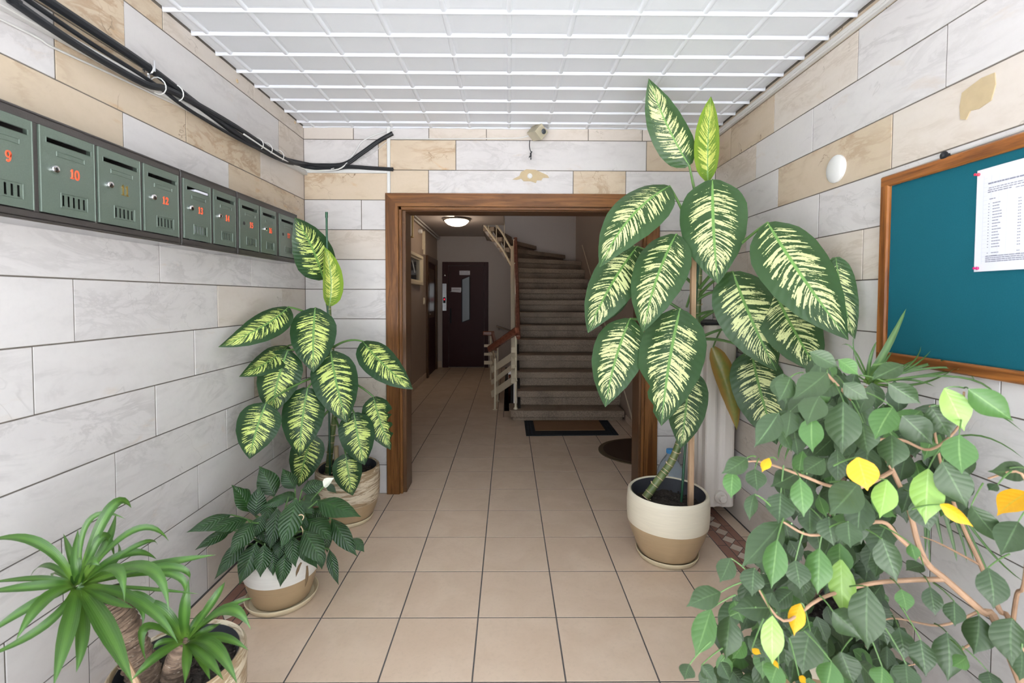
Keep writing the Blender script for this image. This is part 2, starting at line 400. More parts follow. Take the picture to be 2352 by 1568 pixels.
# ------------------------------------------------------------------ setting: floor
rng = random.Random(7)
floor = MB().box(-1.6, 1.6, FRONT, 3.33, -.12, -.0012).box(-1.5, -.05, 3.33, 9.1, -.12, -.0012).box(-.05, 1.45, 3.33, 5.50, -.12, -.0012)\
    .box(-.05, -.0, 7.62, 9.1, -.12, -.0012)
floor = floor.build('floor', M_grout, kind='structure')
GAP = .0029
def cell_mesh(w, d, nm='tile', m=None): return MB().box(-w / 2, w / 2, -d / 2, d / 2, -.006, 0, .0008).mesh(nm, m or M_tile)
full_tile = cell_mesh(T - 2 * GAP, T - 2 * GAP)
BL0, BL1, BR0, BR1 = -1.266, -1.104, 1.146, 1.322     # mosaic bands along the walls
tile_cache = {}
def lay(x0, x1, y0, y1, name='tile', m=None):
    if x1 - x0 < .02 or y1 - y0 < .02: return
    w, d = x1 - x0 - 2 * GAP, y1 - y0 - 2 * GAP
    key = (round(w, 3), round(d, 3), m.name if m else '')
    if key not in tile_cache: tile_cache[key] = cell_mesh(w, d, name, m)
    link(name, tile_cache[key], ((x0 + x1) / 2, (y0 + y1) / 2, 0), floor)
for j in range(-3, 24):
    y0 = Y0 + j * T; y1 = y0 + T
    for i in range(-5, 6):
        x0 = X0 + i * T; x1 = x0 + T
        if y0 < D + .05:                                          # lobby: field between the mosaic bands
            if y1 > D + .1:                                       # row that runs through the doorway
                for a, b, c, d in ((max(x0, L), min(x1, R), y0, D), (max(x0, -.72), min(x1, .93), D, y1)):
                    if d - c < .02: continue
                    if c == y0:
                        a2, b2 = max(a, BL1), min(b, BR0)
                        if b2 > a2: lay(a2, b2, c, y1 if a2 >= -.72 and b2 <= .93 else d)
                    elif b > a and (x0 < -.72 < x1 or x0 < .93 < x1): lay(a, b, c, d)
                continue
            lay(max(x0, BL1), min(x1, BR0), y0, y1)
        else:
            if y0 >= HB: continue
            xa, xb = max(x0, -1.40), min(x1, HR)
            if y0 > 5.4: xb = min(xb, -.05)
            elif y1 > 5.4: 
                lay(xa, min(xb, -.05), y0, y1); lay(max(xa, -.05), min(xb, .4), y0, 5.5); continue
            lay(xa, xb, y0, min(y1, HB))
    if y0 < D:                                                    # strips between band and wall
        for a, b in ((L + .005, BL0), (BR1, R - .005)): lay(a, b, y0, min(y1, D))
def mosaic(x0, x1, ya, yb, flip):
    s1, s2 = (.054, .122) if not flip else (.048, .112)
    w = x1 - x0; a, b = x0 + s1, x0 + s2 + .008
    n = int((yb - ya) / .165)
    for k in range(n + 1):
        p, q = ya + k * .165, min(ya + (k + 1) * .165, yb)
        lay(x0, a, p, q, 'border_tile', M_brown_tile); lay(b, x1, p + .05, min(q + .05, yb), 'border_tile', M_brown_tile)
    pit = .0857; n = int((yb - ya) / pit); cx = (a + b) / 2; hw = (b - a) / 2 - .002; hp = pit / 2 - .003; g = .003
    def pm(nm, poly, m): return MB().prism(poly, 2, -.006, 0).mesh(nm, m)
    dm = pm('diamond_tile', [(0, -hp), (hw, 0), (0, hp), (-hw, 0)], M_diamond)
    e = pit / 2
    tl = pm('triangle_tile', [(-hw, -e + g * 1.6), (-g * .9, 0 - 0), (-hw, e - g * 1.6)], M_brown_tile)
    tr = pm('triangle_tile', [(hw, -e + g * 1.6), (hw, e - g * 1.6), (g * .9, 0)], M_brown_tile)
    for k in range(n):
        y = 2.46 + round((ya - 2.46) / pit) * pit + k * pit
        link('diamond_tile', dm, (cx, y, 0), floor)
        link('triangle_tile', tl, (cx, y + e, 0), floor); link('triangle_tile', tr, (cx, y + e, 0), floor)
mosaic(BR0, BR1, 1.0, D - .02, False); mosaic(BL0, BL1, 1.0, D - .02, True)

# ------------------------------------------------------------------ setting: lobby walls of marble slabs
def slab_wall(name, plane, pos, nrm, rows, bounds, mats, backing, mb=None):
    """rows: list of (z0,z1); bounds: per row a list of segment lists [u0,u1,..]; mats: per row list of materials"""
    w = backing.build(name, M_joint, kind='structure')
    for (z0, z1), segs, ms in zip(rows, bounds, mats):
        k = 0
        for seg in segs:
            for u0, u1 in zip(seg[:-1], seg[1:]):
                m = ms[k % len(ms)]; k += 1
                if u1 - u0 < .01: continue
                g = .0024; d = rng.uniform(-.0012, .0012)
                a, b = (pos + d, pos - nrm * .02)
                lo, hi = min(a, b), max(a, b)
                q = MB()
                if plane == 'x': q.box(lo, hi, u0 + g, u1 - g, z0 + g, z1 - g, .0007); c = ((lo + hi) / 2, (u0 + u1) / 2, (z0 + z1) / 2)
                else: q.box(u0 + g, u1 - g, lo, hi, z0 + g, z1 - g, .0007); c = ((u0 + u1) / 2, (lo + hi) / 2, (z0 + z1) / 2)
                me = q.mesh('slab', m, Vector(c)); link('slab', me, c, w)
    return w
def zrows(top, z_first): 
    r = [(z_first, top)]; z = z_first
    while z - .2007 > .05: r.append((z - .2007, z)); z -= .2007
    r.append((0, z)); return r
W_, B_, V_ = M_white, M_beige, M_warm
def ext(js, a, lo):
    """continue the joints towards the entrance, where the photograph shows nothing"""
    js = sorted(js); 
    while js[0] > a + .75: js.insert(0, js[0] - rng.uniform(.5, .72))
    return [a] + [j for j in js if j > a + .05] + [lo]
zl = zrows(CEIL, 2.407)
jl = [[1.893, 2.553], [1.12, 1.705, 2.825], [1.444, 2.017, 2.611], [1.1, 1.689, 2.315], [1.35, 1.95, 2.6], [1.24, 1.849, 2.502],
      [1.482, 2.21, 2.836], [1.35, 2.041, 2.698], [1.16, 1.812, 2.515], [1.62, 2.259, 2.86], [1.42, 2.048, 2.7], [1.251, 1.76, 2.335, 2.9], [1.5, 2.1, 2.7]]
bl = [[ext(j, FRONT, D)] for j in jl]
endm = [[B_, V_, V_], [B_, W_, V_], [W_, B_, B_, V_], [B_, W_, B_], [W_, V_, V_, B_], [W_, W_, W_], [W_, W_, V_, V_], [W_, W_, V_], [W_, W_, V_], [W_, W_, W_], [W_, W_, W_], [W_, W_, W_, W_], [W_, V_, W_]]
ml = []
for j, e in zip(bl, endm):
    n = len(j[0]) - 1; ml.append([W_] * max(0, n - len(e)) + e[-n:])
wall_left = slab_wall('wall_left', 'x', L, 1, zl, bl, ml, MB().box(L - .16, L - .0025, FRONT, D + .17, -.1, 2.62))
zr = [(z0 + .018 if z0 > 0 else 0, z1 + .018 if z1 < CEIL else CEIL) for z0, z1 in zl]
jr = [[1.75, 2.05, 2.4, 2.75], [1.25, 1.884, 2.471, 2.947], [1.5, 2.153, 2.644], [1.05, 1.705, 2.422], [1.5, 2.1, 2.74], [1.2, 1.83, 2.715], [1.7, 2.503],
      [1.3, 1.866, 2.088, 2.8], [1.5, 2.2], [1.2, 1.9, 2.6], [1.5, 2.25], [1.3, 1.95, 2.591], [1.55, 2.25]]
br = [[ext(j, FRONT, D)] for j in jr]
endr = [[B_] * 5, [W_, W_, V_, B_, B_], [W_, W_, W_, V_], [W_, V_, B_, W_], [W_, W_, V_], [W_, V_, V_, V_], [W_, W_, V_], [W_, W_, V_, V_], [W_], [W_], [W_, W_, V_], [W_], [W_, V_, V_]]
mr = []
for j, e in zip(br, endr):
    n = len(j[0]) - 1; mr.append([W_] * max(0, n - len(e)) + e[-n:])
wall_right = slab_wall('wall_right', 'x', R, -1, zr, br, mr, MB().box(R + .0025, R + .16, FRONT, D + .17, -.1, 2.62))
FXL, FXR, FZ = -.829, float(at(1508, 1000, D).x), 2.048      # door frame outer edges and top
RXL, RXR, RZ = -.70, float(at(1459, 1000, D + .1).x), 1.935   # clear opening
ax = lambda x, y=350: float(at(x, y, D).x)
zb = zl
bb = []; mb_ = []
for i, (z0, z1) in enumerate(zb):
    if i == 0: bb.append([[L, ax(812), ax(985), ax(1117), ax(1351), ax(1475), R]]); mb_.append([V_, W_, V_, V_, V_, V_])
    elif i == 1: bb.append([[L, ax(869), ax(1047), ax(1485), R]]); mb_.append([W_, B_, W_, B_])
    elif i == 2: bb.append([[L, ax(984), ax(1317), ax(1438), R]]); mb_.append([B_, W_, B_, W_])
    elif i == 3: bb.append([[L, ax(829), FXL + .03], [FXR - .03, R]]); mb_.append([W_, W_, W_])
    else:
        k = {4: V_, 9: V_}.get(i, W_)
        bb.append([[L, FXL + .03], [FXR - .03, 1.18 if i % 2 else R, R]]); mb_.append([k, V_ if i in (4, 5) else W_, W_])
backing = MB().box(L - .1, FXL + .06, D + .0025, D + .17, -.1, 2.62).box(FXR - .06, R + .1, D + .0025, D + .17, -.1, 2.62).box(FXL + .05, FXR - .05, D + .0025, D + .17, FZ - .05, 2.62)
wall_back = slab_wall('wall_back', 'y', D, -1, zb, bb, mb_, backing)
# ochre smear with a plugged hole above the doorway, two rusty plug holes on the left wall
pc = at(1217, 404, D - .0022)
pts = [(-40, 8), (-24, 0), (-20, -9), (-8, -15), (12, -14), (22, -10), (40, -2), (44, 4), (30, 4), (26, 10), (16, 10), (14, 16), (2, 12), (-14, 12), (-20, 6), (-30, 9)]
MB().prism([(pc.x + a * D / F, pc.z - b * D / F) for a, b in pts], 1, D - .0024, D + .002).build('plaster_smear', M_ochre, wall_back)
MB().lathe([(.019, 0), (.017, -.006), (.010, -.010), (.004, -.008)], (pc.x, D, pc.z), 12, Matrix.Rotation(-pi / 2, 3, 'X')).build('plaster_plug', M_plastic_w, wall_back, smooth=True)
for px, py, X in ((544, 186, L), (677, 281, L)):
    p = atX(px, py, X); MB().lathe([(.011, .0015), (.007, .004), (.006, .001)], p, 10, Matrix.Rotation(pi / 2, 3, 'Y')).build('wall_plug', M_scar, wall_left)
p = atX(2235, 225, R); MB().prism([(p.y - .055, p.z - .030), (p.y - .02, p.z - .040), (p.y + .005, p.z - .036), (p.y + .018, p.z - .058), (p.y + .036, p.z - .050), (p.y + .040, p.z - .01), (p.y + .034, p.z + .03), (p.y + .01, p.z + .038), (p.y - .025, p.z + .048), (p.y - .062, p.z + .046), (p.y - .066, p.z + .01)], 0, R - .0022, R + .002).build('plaster_smear', M_ochre, wall_right)
# front wall with the wide entrance the daylight comes through (behind the camera)
MB().box(-1.55, -1.30, FRONT - .2, FRONT, -.1, 2.62).box(1.32, 1.57, FRONT - .2, FRONT, -.1, 2.62).box(-1.30, 1.32, FRONT - .2, FRONT, 2.45, 2.62).build('wall_front', M_white, kind='structure')
MB().box(-14, 14, -24, FRONT - .0, -.14, -.02).build('pavement', plain('pale_concrete', (.50, .505, .52), .85, scale=6), kind='structure')

# ------------------------------------------------------------------ setting: lobby ceiling of painted panels between ribs
ceiling = MB().box(-1.6, 1.6, FRONT - .1, D + .17, CEIL + .012, CEIL + .14).build('ceiling', M_ceil, kind='structure')
CX = [.001 + .2615 * k for k in range(-6, 7)]; CYs = [1.896 + .1672 * k for k in range(-17, 8)]
RW, RH = .026, .0065
for x in CX:
    if not (L < x < R): continue
    q = MB().prism([(x - RW / 2 - .004, CEIL + .014), (x - RW / 2 + .003, CEIL - RH + .004), (x - RW / 2 + .008, CEIL - RH), (x + RW / 2 - .008, CEIL - RH), (x + RW / 2 - .003, CEIL - RH + .004), (x + RW / 2 + .004, CEIL + .014)], 1, FRONT, D)
    q.build('rib', M_ceil, ceiling, loc=(x, 1.0, CEIL), smooth=True, sharp=50)
cr = MB().prism([(-.007, .014), (-.0045, -.0085), (-.002, -.0105), (.004, -.0095), (.014, -.003), (.02, .014)], 0, -.2615 / 2, .2615 / 2).mesh('cross_rib', M_ceil, smooth=True, sharp=50)
cells = list(zip([L] + [x for x in CX if L < x < R], [x for x in CX if L < x < R] + [R]))
pan_cache = {}
def panel(x0, x1, y0, y1):
    w, d = x1 - x0, y1 - y0; key = (round(w, 3), round(d, 3))
    if key not in pan_cache:
        q = MB(); b = .012
        for (a, c, e) in ((1, 1, .012), (1, 1, .002), (0, 0, 0.0)): pass
        o = [(-w / 2, -d / 2, .013), (w / 2, -d / 2, .013), (w / 2, d / 2, .013), (-w / 2, d / 2, .013)]
        m = [(-w / 2 + b, -d / 2 + b, .002), (w / 2 - b, -d / 2 + b, .002), (w / 2 - b, d / 2 - b, .002), (-w / 2 + b, d / 2 - b, .002)]
        c = [(-w / 2 + 2.4 * b, -d / 2 + 2.4 * b, 0), (w / 2 - 2.4 * b, -d / 2 + 2.4 * b, 0), (w / 2 - 2.4 * b, d / 2 - 2.4 * b, 0), (-w / 2 + 2.4 * b, d / 2 - 2.4 * b, 0)]
        for k in range(4):
            j = (k + 1) % 4; q.quad(o[k], o[j], m[j], m[k]); q.quad(m[k], m[j], c[j], c[k])
        q.quad(*c); pan_cache[key] = q.mesh('ceiling_panel', M_ceil, smooth=True, sharp=60)
        me = pan_cache[key]
        bm = bmesh.new(); bm.from_mesh(me)
        if sum(f.normal.z for f in bm.faces) > 0: bmesh.ops.reverse_faces(bm, faces=bm.faces)
        bm.to_mesh(me); bm.free()
    link('ceiling_panel', pan_cache[key], ((x0 + x1) / 2, (y0 + y1) / 2, CEIL - rng.uniform(0, .0015)), ceiling)
ys = [y for y in CYs if FRONT < y < D]; yc = list(zip([FRONT] + ys, ys + [D]))
for x0, x1 in cells:
    for y0, y1 in yc: panel(x0, x1, y0, y1)
    w = x1 - x0
    for y in ys:
        o = link('cross_rib', cr, ((x0 + x1) / 2, y, CEIL + .0005), ceiling); o.scale.x = w / .2615
# loose plastered edge where ceiling meets the back wall
MB().tube([(L + (R - L) * k / 40, D - .004, CEIL + rng.uniform(-.003, .002)) for k in range(41)], [rng.uniform(.006, .010) for k in range(41)], 6).build('plaster_bead', M_ceil, ceiling, smooth=True)

# ------------------------------------------------------------------ setting: hall shell
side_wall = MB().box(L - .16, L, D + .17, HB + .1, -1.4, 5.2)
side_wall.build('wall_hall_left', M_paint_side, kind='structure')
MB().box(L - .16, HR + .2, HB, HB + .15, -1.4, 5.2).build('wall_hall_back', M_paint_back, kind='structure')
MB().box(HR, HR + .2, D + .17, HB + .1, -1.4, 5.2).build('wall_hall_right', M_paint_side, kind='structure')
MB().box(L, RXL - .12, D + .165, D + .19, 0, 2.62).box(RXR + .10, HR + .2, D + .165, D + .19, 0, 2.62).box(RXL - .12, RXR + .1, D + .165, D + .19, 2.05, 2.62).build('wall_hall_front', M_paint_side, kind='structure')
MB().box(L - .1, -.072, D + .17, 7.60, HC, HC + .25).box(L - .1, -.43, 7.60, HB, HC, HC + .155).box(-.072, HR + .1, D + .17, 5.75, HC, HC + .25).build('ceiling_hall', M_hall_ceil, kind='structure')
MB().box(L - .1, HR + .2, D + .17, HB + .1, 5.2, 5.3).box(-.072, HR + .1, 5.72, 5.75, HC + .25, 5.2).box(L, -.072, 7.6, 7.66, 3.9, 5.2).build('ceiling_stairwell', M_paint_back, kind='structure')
# skirting of the hall
def skirt(name, *boxes):
    q = MB()
    for b in boxes: q.box(*b, .003)
    return q.build(name, M_tile, kind='structure')
skirt('baseboard_left', (L, L + .012, D + .2, 7.72, 0, .10))
skirt('baseboard_back', (L, -1.29, HB - .012, HB, 0, .12), (L, L + .012, 8.86, HB, 0, .12))
skirt('baseboard_right', (HR - .012, HR, D + .2, 5.05, 0, .07))
# pit of the basement stair, its darkness put into a near-black colour
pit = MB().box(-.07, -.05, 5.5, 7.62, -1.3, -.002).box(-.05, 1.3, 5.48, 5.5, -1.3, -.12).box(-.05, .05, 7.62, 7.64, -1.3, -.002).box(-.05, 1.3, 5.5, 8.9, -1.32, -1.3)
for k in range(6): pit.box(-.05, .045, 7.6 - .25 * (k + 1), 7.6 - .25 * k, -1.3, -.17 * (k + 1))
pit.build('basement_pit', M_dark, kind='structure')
# ------------------------------------------------------------------ setting: wooden doorway
door = empty('door_1', (0, D, 0), kind='structure')
yf = D - .018
def jamb(sgn, xo, xi, nm):
    # face board, stepped stop, reveal; cross-section in plan
    wface = abs(float(at(917, 700, D).x) - FXL)
    a = xo; b = xo + sgn * wface
    MB().box(a, b, yf, D + .03, 0, FZ - .0, .003).build('face_board', M_wood[2], door)
    MB().box(b, b + sgn * .020, D - .006, D + .04, 0, FZ - wface, .003).build('stop_bead', M_wood[2], door)
    MB().box(b + sgn * .0, xi, D + .02, D + .19, 0, RZ + .03, .002).build('reveal_board', M_wood_dark, door)
    return b
bl_ = jamb(1, FXL, RXL, 'left'); br_ = jamb(-1, FXR, RXR, 'right')
wf = bl_ - FXL
MB().prism([(FXL, FZ), (FXR, FZ), (br_, FZ - wf), (bl_, FZ - wf)], 1, yf - .0012, D + .03).build('head_board', M_wood[0], door)
MB().box(bl_, br_, D - .006, D + .04, FZ - wf - .022, FZ - wf, .003).build('head_bead', M_wood[0], door)
MB().box(bl_, br_, D + .02, D + .19, RZ, FZ - wf - .005, .002).build('head_reveal', M_wood_dark, door)

# ------------------------------------------------------------------ elevator door in the hall's back wall
ed = empty('door_3', (-.83, HB, 0), kind='structure')
ex0, ex1, ez = -1.275, -.388, 2.04
MB().box(ex0, ex0 + .115, HB - .035, HB + .02, 0, ez, .004).box(ex1 - .075, ex1, HB - .035, HB + .02, 0, ez, .004).box(ex0 + .115, ex1 - .075, HB - .035, HB + .02, ez - .065, ez, .004).build('door_frame', M_maroon, ed)
MB().box(ex0 + .12, ex1 - .08, HB - .022, HB + .02, .01, ez - .07, .004).build('door_leaf', M_maroon, ed)
A = [at(1062, 642, HB - .03), at(1078, 635, HB - .03), at(1078, 733, HB - .03), at(1062, 739, HB - .03)]
poly = [(p.x, p.z) for p in A]; c0 = (sum(p[0] for p in poly) / 4, sum(p[1] for p in poly) / 4)
MB().prism([(c0[0] + (x - c0[0]) * 1.25, c0[1] + (z - c0[1]) * 1.03) for x, z in poly], 1, HB - .034, HB - .015).build('window_frame', M_black, ed)
N_ = NT('ribbed_wired_glass'); v_ = N_.coords(False); nn = N_.noise(v_, 90, 2); N_.bump(nn, .5, .004); M_ribglass = N_.fin((.16, .19, .22), .18)
MB().prism(poly, 1, HB - .038, HB - .02).build('window_pane', M_ribglass, ed)
pl_ = MB().box(-1.272, -1.19, HB - .05, HB - .03, 1.10, 1.625, .004).build('call_panel', M_metal, ed)
MB().box(-1.255, -1.21, HB - .054, HB - .045, 1.25, 1.36, .002).build('display', M_black, pl_)
MB().box(-1.240, -1.225, HB - .056, HB - .05, 1.305, 1.335).build('lit_digit', M_led, pl_)
MB().lathe([(.016, 0), (.014, .006), (.004, .007)], (-1.231, HB - .048, 1.19), 14, Matrix.Rotation(pi / 2, 3, 'X')).build('call_button', M_chrome, pl_, smooth=True)
MB().box(-1.125, -1.10, HB - .06, HB - .045, .86, 1.15, .004).box(-1.122, -1.103, HB - .05, HB - .02, .87, .89).box(-1.122, -1.103, HB - .05, HB - .02, 1.12, 1.14).build('door_handle', M_black, ed)
def notice(x0, x1, z0, z1, rows):
    o = MB().box(x0, x1, HB - .026, HB - .021, z0, z1).build('notice_plate', M_paper, ed)
    q = MB()
    for k in range(rows):
        z = z1 - (z1 - z0) * (k + .8) / (rows + .6); x = x0 + .02
        while x < x1 - .03:
            w = rng.uniform(.008, .022); q.box(x, x + w, HB - .0268, HB - .025, z - .004, z + .004); x += w + .006
    q.build('print', M_ink, o)
notice(-.945, -.742, 1.79, 1.872, 3); notice(-1.10, -.91, 1.475, 1.548, 1)
MB().prism([(-1.13, 1.468), (-.92, 1.452), (-.915, 1.478), (-1.09, 1.476)], 1, HB - .025, HB - .021).build('torn_strip', M_paper, ed)
MB().lathe([(.022, 0), (.022, .006), (.006, .007)], (-1.225, HB - .033, 1.78), 3, Matrix.Rotation(pi / 2, 3, 'X') @ Matrix.Rotation(pi / 2, 3, 'Z')).build('warning_triangle', M_metal, ed)

# ------------------------------------------------------------------ side door and window of the hall's left wall
sd = empty('door_2', (L, 8.3, 0), kind='structure')
MB().box(L - .01, L + .035, 7.76, 7.86, 0, 2.06, .004).box(L - .01, L + .035, 8.74, 8.84, 0, 2.06, .004).box(L - .01, L + .035, 7.86, 8.74, 1.96, 2.06, .004).build('door_frame', M_wood_dark, sd)
MB().box(L - .01, L + .004, 7.86, 8.74, 0, 1.96).build('door_leaf', M_maroon, sd)
MB().box(L + .004, L + .012, 8.03, 8.57, 1.0, 1.86, .003).build('door_panel', M_wood_dark, sd).location = (0, 0, 0)
MB().box(L + .004, L + .010, 7.90, 7.935, .93, 1.13, .002).tube([(L + .012, 7.917, 1.07), (L + .05, 7.917, 1.07), (L + .052, 8.0, 1.065)], .008, 8).build('door_handle', M_chrome, sd)
wd = empty('window_1', (L, 6.6, 1.5), kind='structure')
wy0, wy1, wz0, wz1 = 6.10, 7.22, 1.54, 1.985
MB().box(L, L + .06, wy0, wy1, wz1 - .045, wz1, .004).box(L, L + .06, wy0, wy1, wz0, wz0 + .045, .004).box(L, L + .06, wy0, wy0 + .06, wz0 + .045, wz1 - .045, .004).box(L, L + .06, wy1 - .06, wy1, wz0 + .045, wz1 - .045, .004).build('window_frame', M_cream_paint, wd)
MB().box(L, L + .035, wy0 + .06, wy1 - .06, wz1 - .07, wz1 - .045).box(L, L + .035, wy0 + .06, wy1 - .06, wz0 + .045, wz0 + .07).box(L, L + .035, wy1 - .14, wy1 - .06, wz0 + .07, wz1 - .07).build('sash', M_cream_paint, wd)
MB().box(L, L + .012, wy0 + .06, wy1 - .14, wz0 + .07, wz1 - .07).build('pane', M_glass_dark, wd)
p0 = Vector((L + .05, 6.42, 1.86)); MB().tube([p0, p0 + Vector((.015, .10, -.16))], .006, 6).tube([p0 + Vector((0, .03, 0)), p0 + Vector((.015, .13, -.16))], .006, 6).build('window_catch', M_plastic_w, wd)

# ------------------------------------------------------------------ staircase: terrazzo steps that wind to the left at the top
SY, SG, SZ, SR = 5.05, .274, .113, .172
stairs = empty('staircase', (.7, SY, 0), 'grey speckled terrazzo staircase climbing from the hall and winding left at the top', 'staircase')
SI = .105
inner = {n: (SI, SY + (n - 1) * SG) for n in range(1, 9)}; HRX = HR - .004; HBX = HB - .024; outer = {n: (HRX, SY + (n - 1) * SG) for n in range(1, 9)}
inner.update({9: (SI, 7.19), 10: (SI, 7.37), 11: (.095, 7.52), 12: (.075, 7.63), 13: (-.02, 7.68), 14: (-.15, 7.68), 15: (-.28, 7.68), 16: (-.42, 7.68), 17: (-.75, 7.68)})
outer.update({9: (HRX, 7.25), 10: (HRX, 7.58), 11: (HRX, 7.93), 12: (HRX, 8.30), 13: (1.06, HBX), 14: (.50, HBX), 15: (.02, HBX), 16: (-.42, HBX), 17: (-1.3, HBX)})
def poly_slab(poly, z0, z1, q): q.prism(poly, 2, z0, z1)
for n in range(1, 16):
    z = SZ + (n - 1) * SR
    I0, O0, O1, I1 = [Vector((*p, 0)) for p in (inner[n], outer[n], outer[n + 1], inner[n + 1])]
    fwd = (O0 - I0).cross(Vector((0, 0, 1))).normalized()        # points down the stair
    nose = fwd * .045; corner = [I0 + nose, O0 + nose, O1 + Vector((0, .02, 0)), I1 + Vector((0, .02, 0))]
    if n == 12: corner = [I0 + nose, O0 + nose, Vector((HRX, HBX, 0)), O1, I1 + Vector((0, .02, 0))]
    if n == 1:
        x0 = .012; y0 = SY - .035 + .035
        corner = [Vector((x0 + .10, SY - .0, 0))] + [Vector((x0 + .07 - .07 * sin(a), SY + .07 - .07 * cos(a), 0)) for a in (0, .5, 1.05, 1.57)][0:] + []
        corner = [Vector((x0, 5.42, 0)), Vector((x0, SY + .06, 0)), Vector((x0 + .02, SY + .02, 0)), Vector((x0 + .06, SY, 0)), Vector((HR - .02, SY, 0)), Vector((HR - .02, 5.42, 0))]
    corner = [Vector((min(c.x, HRX), min(c.y, HBX), 0)) for c in corner]; q = MB(); th = .072
    if n == 1:
        # rounded front corner, tread thicker than the recessed riser below
        poly_slab([(c.x, c.y) for c in corner], z - .075, z, q)
        poly_slab([(c.x + (.02 if c.x < .2 else -.012), c.y + .03) for c in corner], -.004, z - .075, q)
    else:
        poly_slab([(c.x, c.y) for c in corner], z - th, z, q)
        poly_slab([(c.x, c.y) for c in (I0, O0, Vector((min(O0.x - fwd.x * .05, HRX), min(O0.y - fwd.y * .05, HBX), 0)), I0 - fwd * .05)], z - SR + .001 if n < 16 else 2.545, z - th, q)
        # mass of the step under the tread
        if n < 9: poly_slab([(SI + .03, I0.y + .04), (HRX, I0.y + .04), (HRX, I1.y + .05), (SI + .03, I1.y + .05)], z - SR - .06, z - th, q)
    o = q.build('step', M_terrazzo, stairs)
    bv = o.modifiers.new('worn_edge', 'BEVEL'); bv.width = .006; bv.segments = 2; bv.limit_method = 'ANGLE'
# plastered soffit under the winding flight, and the dark side of the flight
sof = [(-.42, 2.36), (-.28, 2.19), (-.15, 2.02), (-.05, 1.84), (.05, 1.72), (.09, 1.72), (.0, 1.95), (-.1, 2.1), (-.42, 2.5)]
q = MB()
for i in range(13, 16):
    z = SZ + (i - 1) * SR - SR - .05
    a, b, c, d = inner[i], outer[i], outer[min(i + 1, 17)], inner[min(i + 1, 17)]
    P = [Vector((a[0], a[1] + .05, z)), Vector((b[0], b[1], z)), Vector((c[0], c[1], z + SR)), Vector((d[0], d[1] + .05, z + SR))]
    q.quad(*P); q.quad(P[0], P[3], P[3] + Vector((0, 0, .2)), P[0] + Vector((0, 0, .14)))
q.build('soffit', M_paint_back, stairs)
MB().prism([(5.30, -.0), (5.5, -.0), (7.5, 1.40), (7.62, 1.75), (7.1, 1.40), (5.15, .11)], 0, SI + .005, SI + .035).build('stringer', M_dark, stairs)
# wall plinth stripe painted along the stair wall
q = MB(); q.beam((HR - .004, SY - .35, .02), (HR - .004, SY - .05, .22), .006, .03); q.beam((HR - .004, SY - .05, .22), (HR - .004, 8.2, 2.28), .006, .02)
q.build('trim_1', M_cream_paint, kind='structure')

# ------------------------------------------------------------------ stair railing
rail = empty('stair_railing', (.05, 5.13, .113), 'cream flat-bar stair railing with red-brown wooden handrail beside the steps', 'railing')
slope = SR / SG
def rz(y): return SZ + (y - 5.13) * slope
PX = .084
MB().tube([(PX, 5.13, .113), (PX, 5.13, .93)], .013, 8).lathe([(.026, 0), (.026, .006), (.016, .02), (.013, .022)], (PX, 5.13, .113), 12).build('newel_post', M_cream_paint, rail, smooth=True)
for y in (5.85, 6.55, 7.2): MB().tube([(PX, y, rz(y) - .02), (PX, y, rz(y) + .84)], .011, 8).build('post', M_cream_paint, rail, smooth=True)
for dz in (.34, .50, .68): MB().beam((PX - .030, 5.10, rz(5.10) + dz), (PX - .030, 7.25, rz(7.25) + dz), .042, .075 if dz != .50 else .055).build('flat_bar', M_cream_paint, rail)
for i in range(13, 16):
    a = inner[i]; MB().box(a[0] - .055, a[0] - .043, 7.66, 7.672, SZ + (i - 1) * SR - .05, SZ + (i - 1) * SR + .5).build('bracket', M_cream_paint, rail)
for off in (0, .12):
    MB().tube(spline([(PX, 7.25, rz(7.25) + .34 + off * 2.2), (.0, 7.58, rz(7.5) + .36 + off * 2.2), (-.10, 7.66, rz(7.7) + .42 + off * 2.2), (-.24, 7.69, rz(7.95) + .45 + off * 2.2), (-.45, 7.69, rz(8.4) + .45 + off * 2.2)], 5), .018, 6).build('curved_bar', M_cream_paint, rail, smooth=True)
hx = .108
MB().beam((hx, 5.12, .905), (hx, 7.3, rz(7.3) + .80), .055, .062, bev=.010).build('handrail', M_rail, rail)
# lower railing that turns off the newel and guards the basement stair
low = empty('basement_guard_rail', (-.16, 5.577, 0), 'low cream railing with sloping flat bars guarding the basement stair opening', 'railing')
a0, a1 = at(1189, 757, 5.09), at(1124, 802, 5.66)
MB().beam(a0, a1, .058, .075, bev=.012).build('handrail', M_rail, low)
for (x0, y0), (x1, y1), h in (((1185, 812), (1129, 850), .078), ((1185, 836), (1129, 879), .055), ((1186, 867), (1129, 906), .078)):
    MB().beam(at(x0, y0, 5.115), at(x1, y1, 5.70), .010, h).build('flat_bar', M_cream_paint, low)
pb = atZ(1137, 940, 0); pc2 = atZ(1143, 921, 0); pd = atZ(1127, 871, 0)
for p, h in ((pb, .62), (pc2, .70), (pd, .72)):
    MB().tube([(p.x, p.y, 0), (p.x, p.y, h)], .012, 8).lathe([(.028, 0), (.028, .005), (.013, .008)], (p.x, p.y, 0), 10).build('post', M_cream_paint, low, smooth=True)
MB().box(pd.x - .13, pd.x + .06, pd.y - .03, pd.y + .03, .73, .80, .012).build('handrail', M_rail, low)
MB().beam((pd.x + .03, pd.y, .765), (pc2.x - .02, pc2.y + .1, .68), .05, .06, bev=.01).build('handrail', M_rail, low)
for z, h in ((.56, .045), (.42, .045), (.28, .06)): MB().box(pd.x - .11, pd.x + .10, pd.y - .016, pd.y - .006, z - h / 2, z + h / 2).build('flat_bar', M_cream_paint, low)
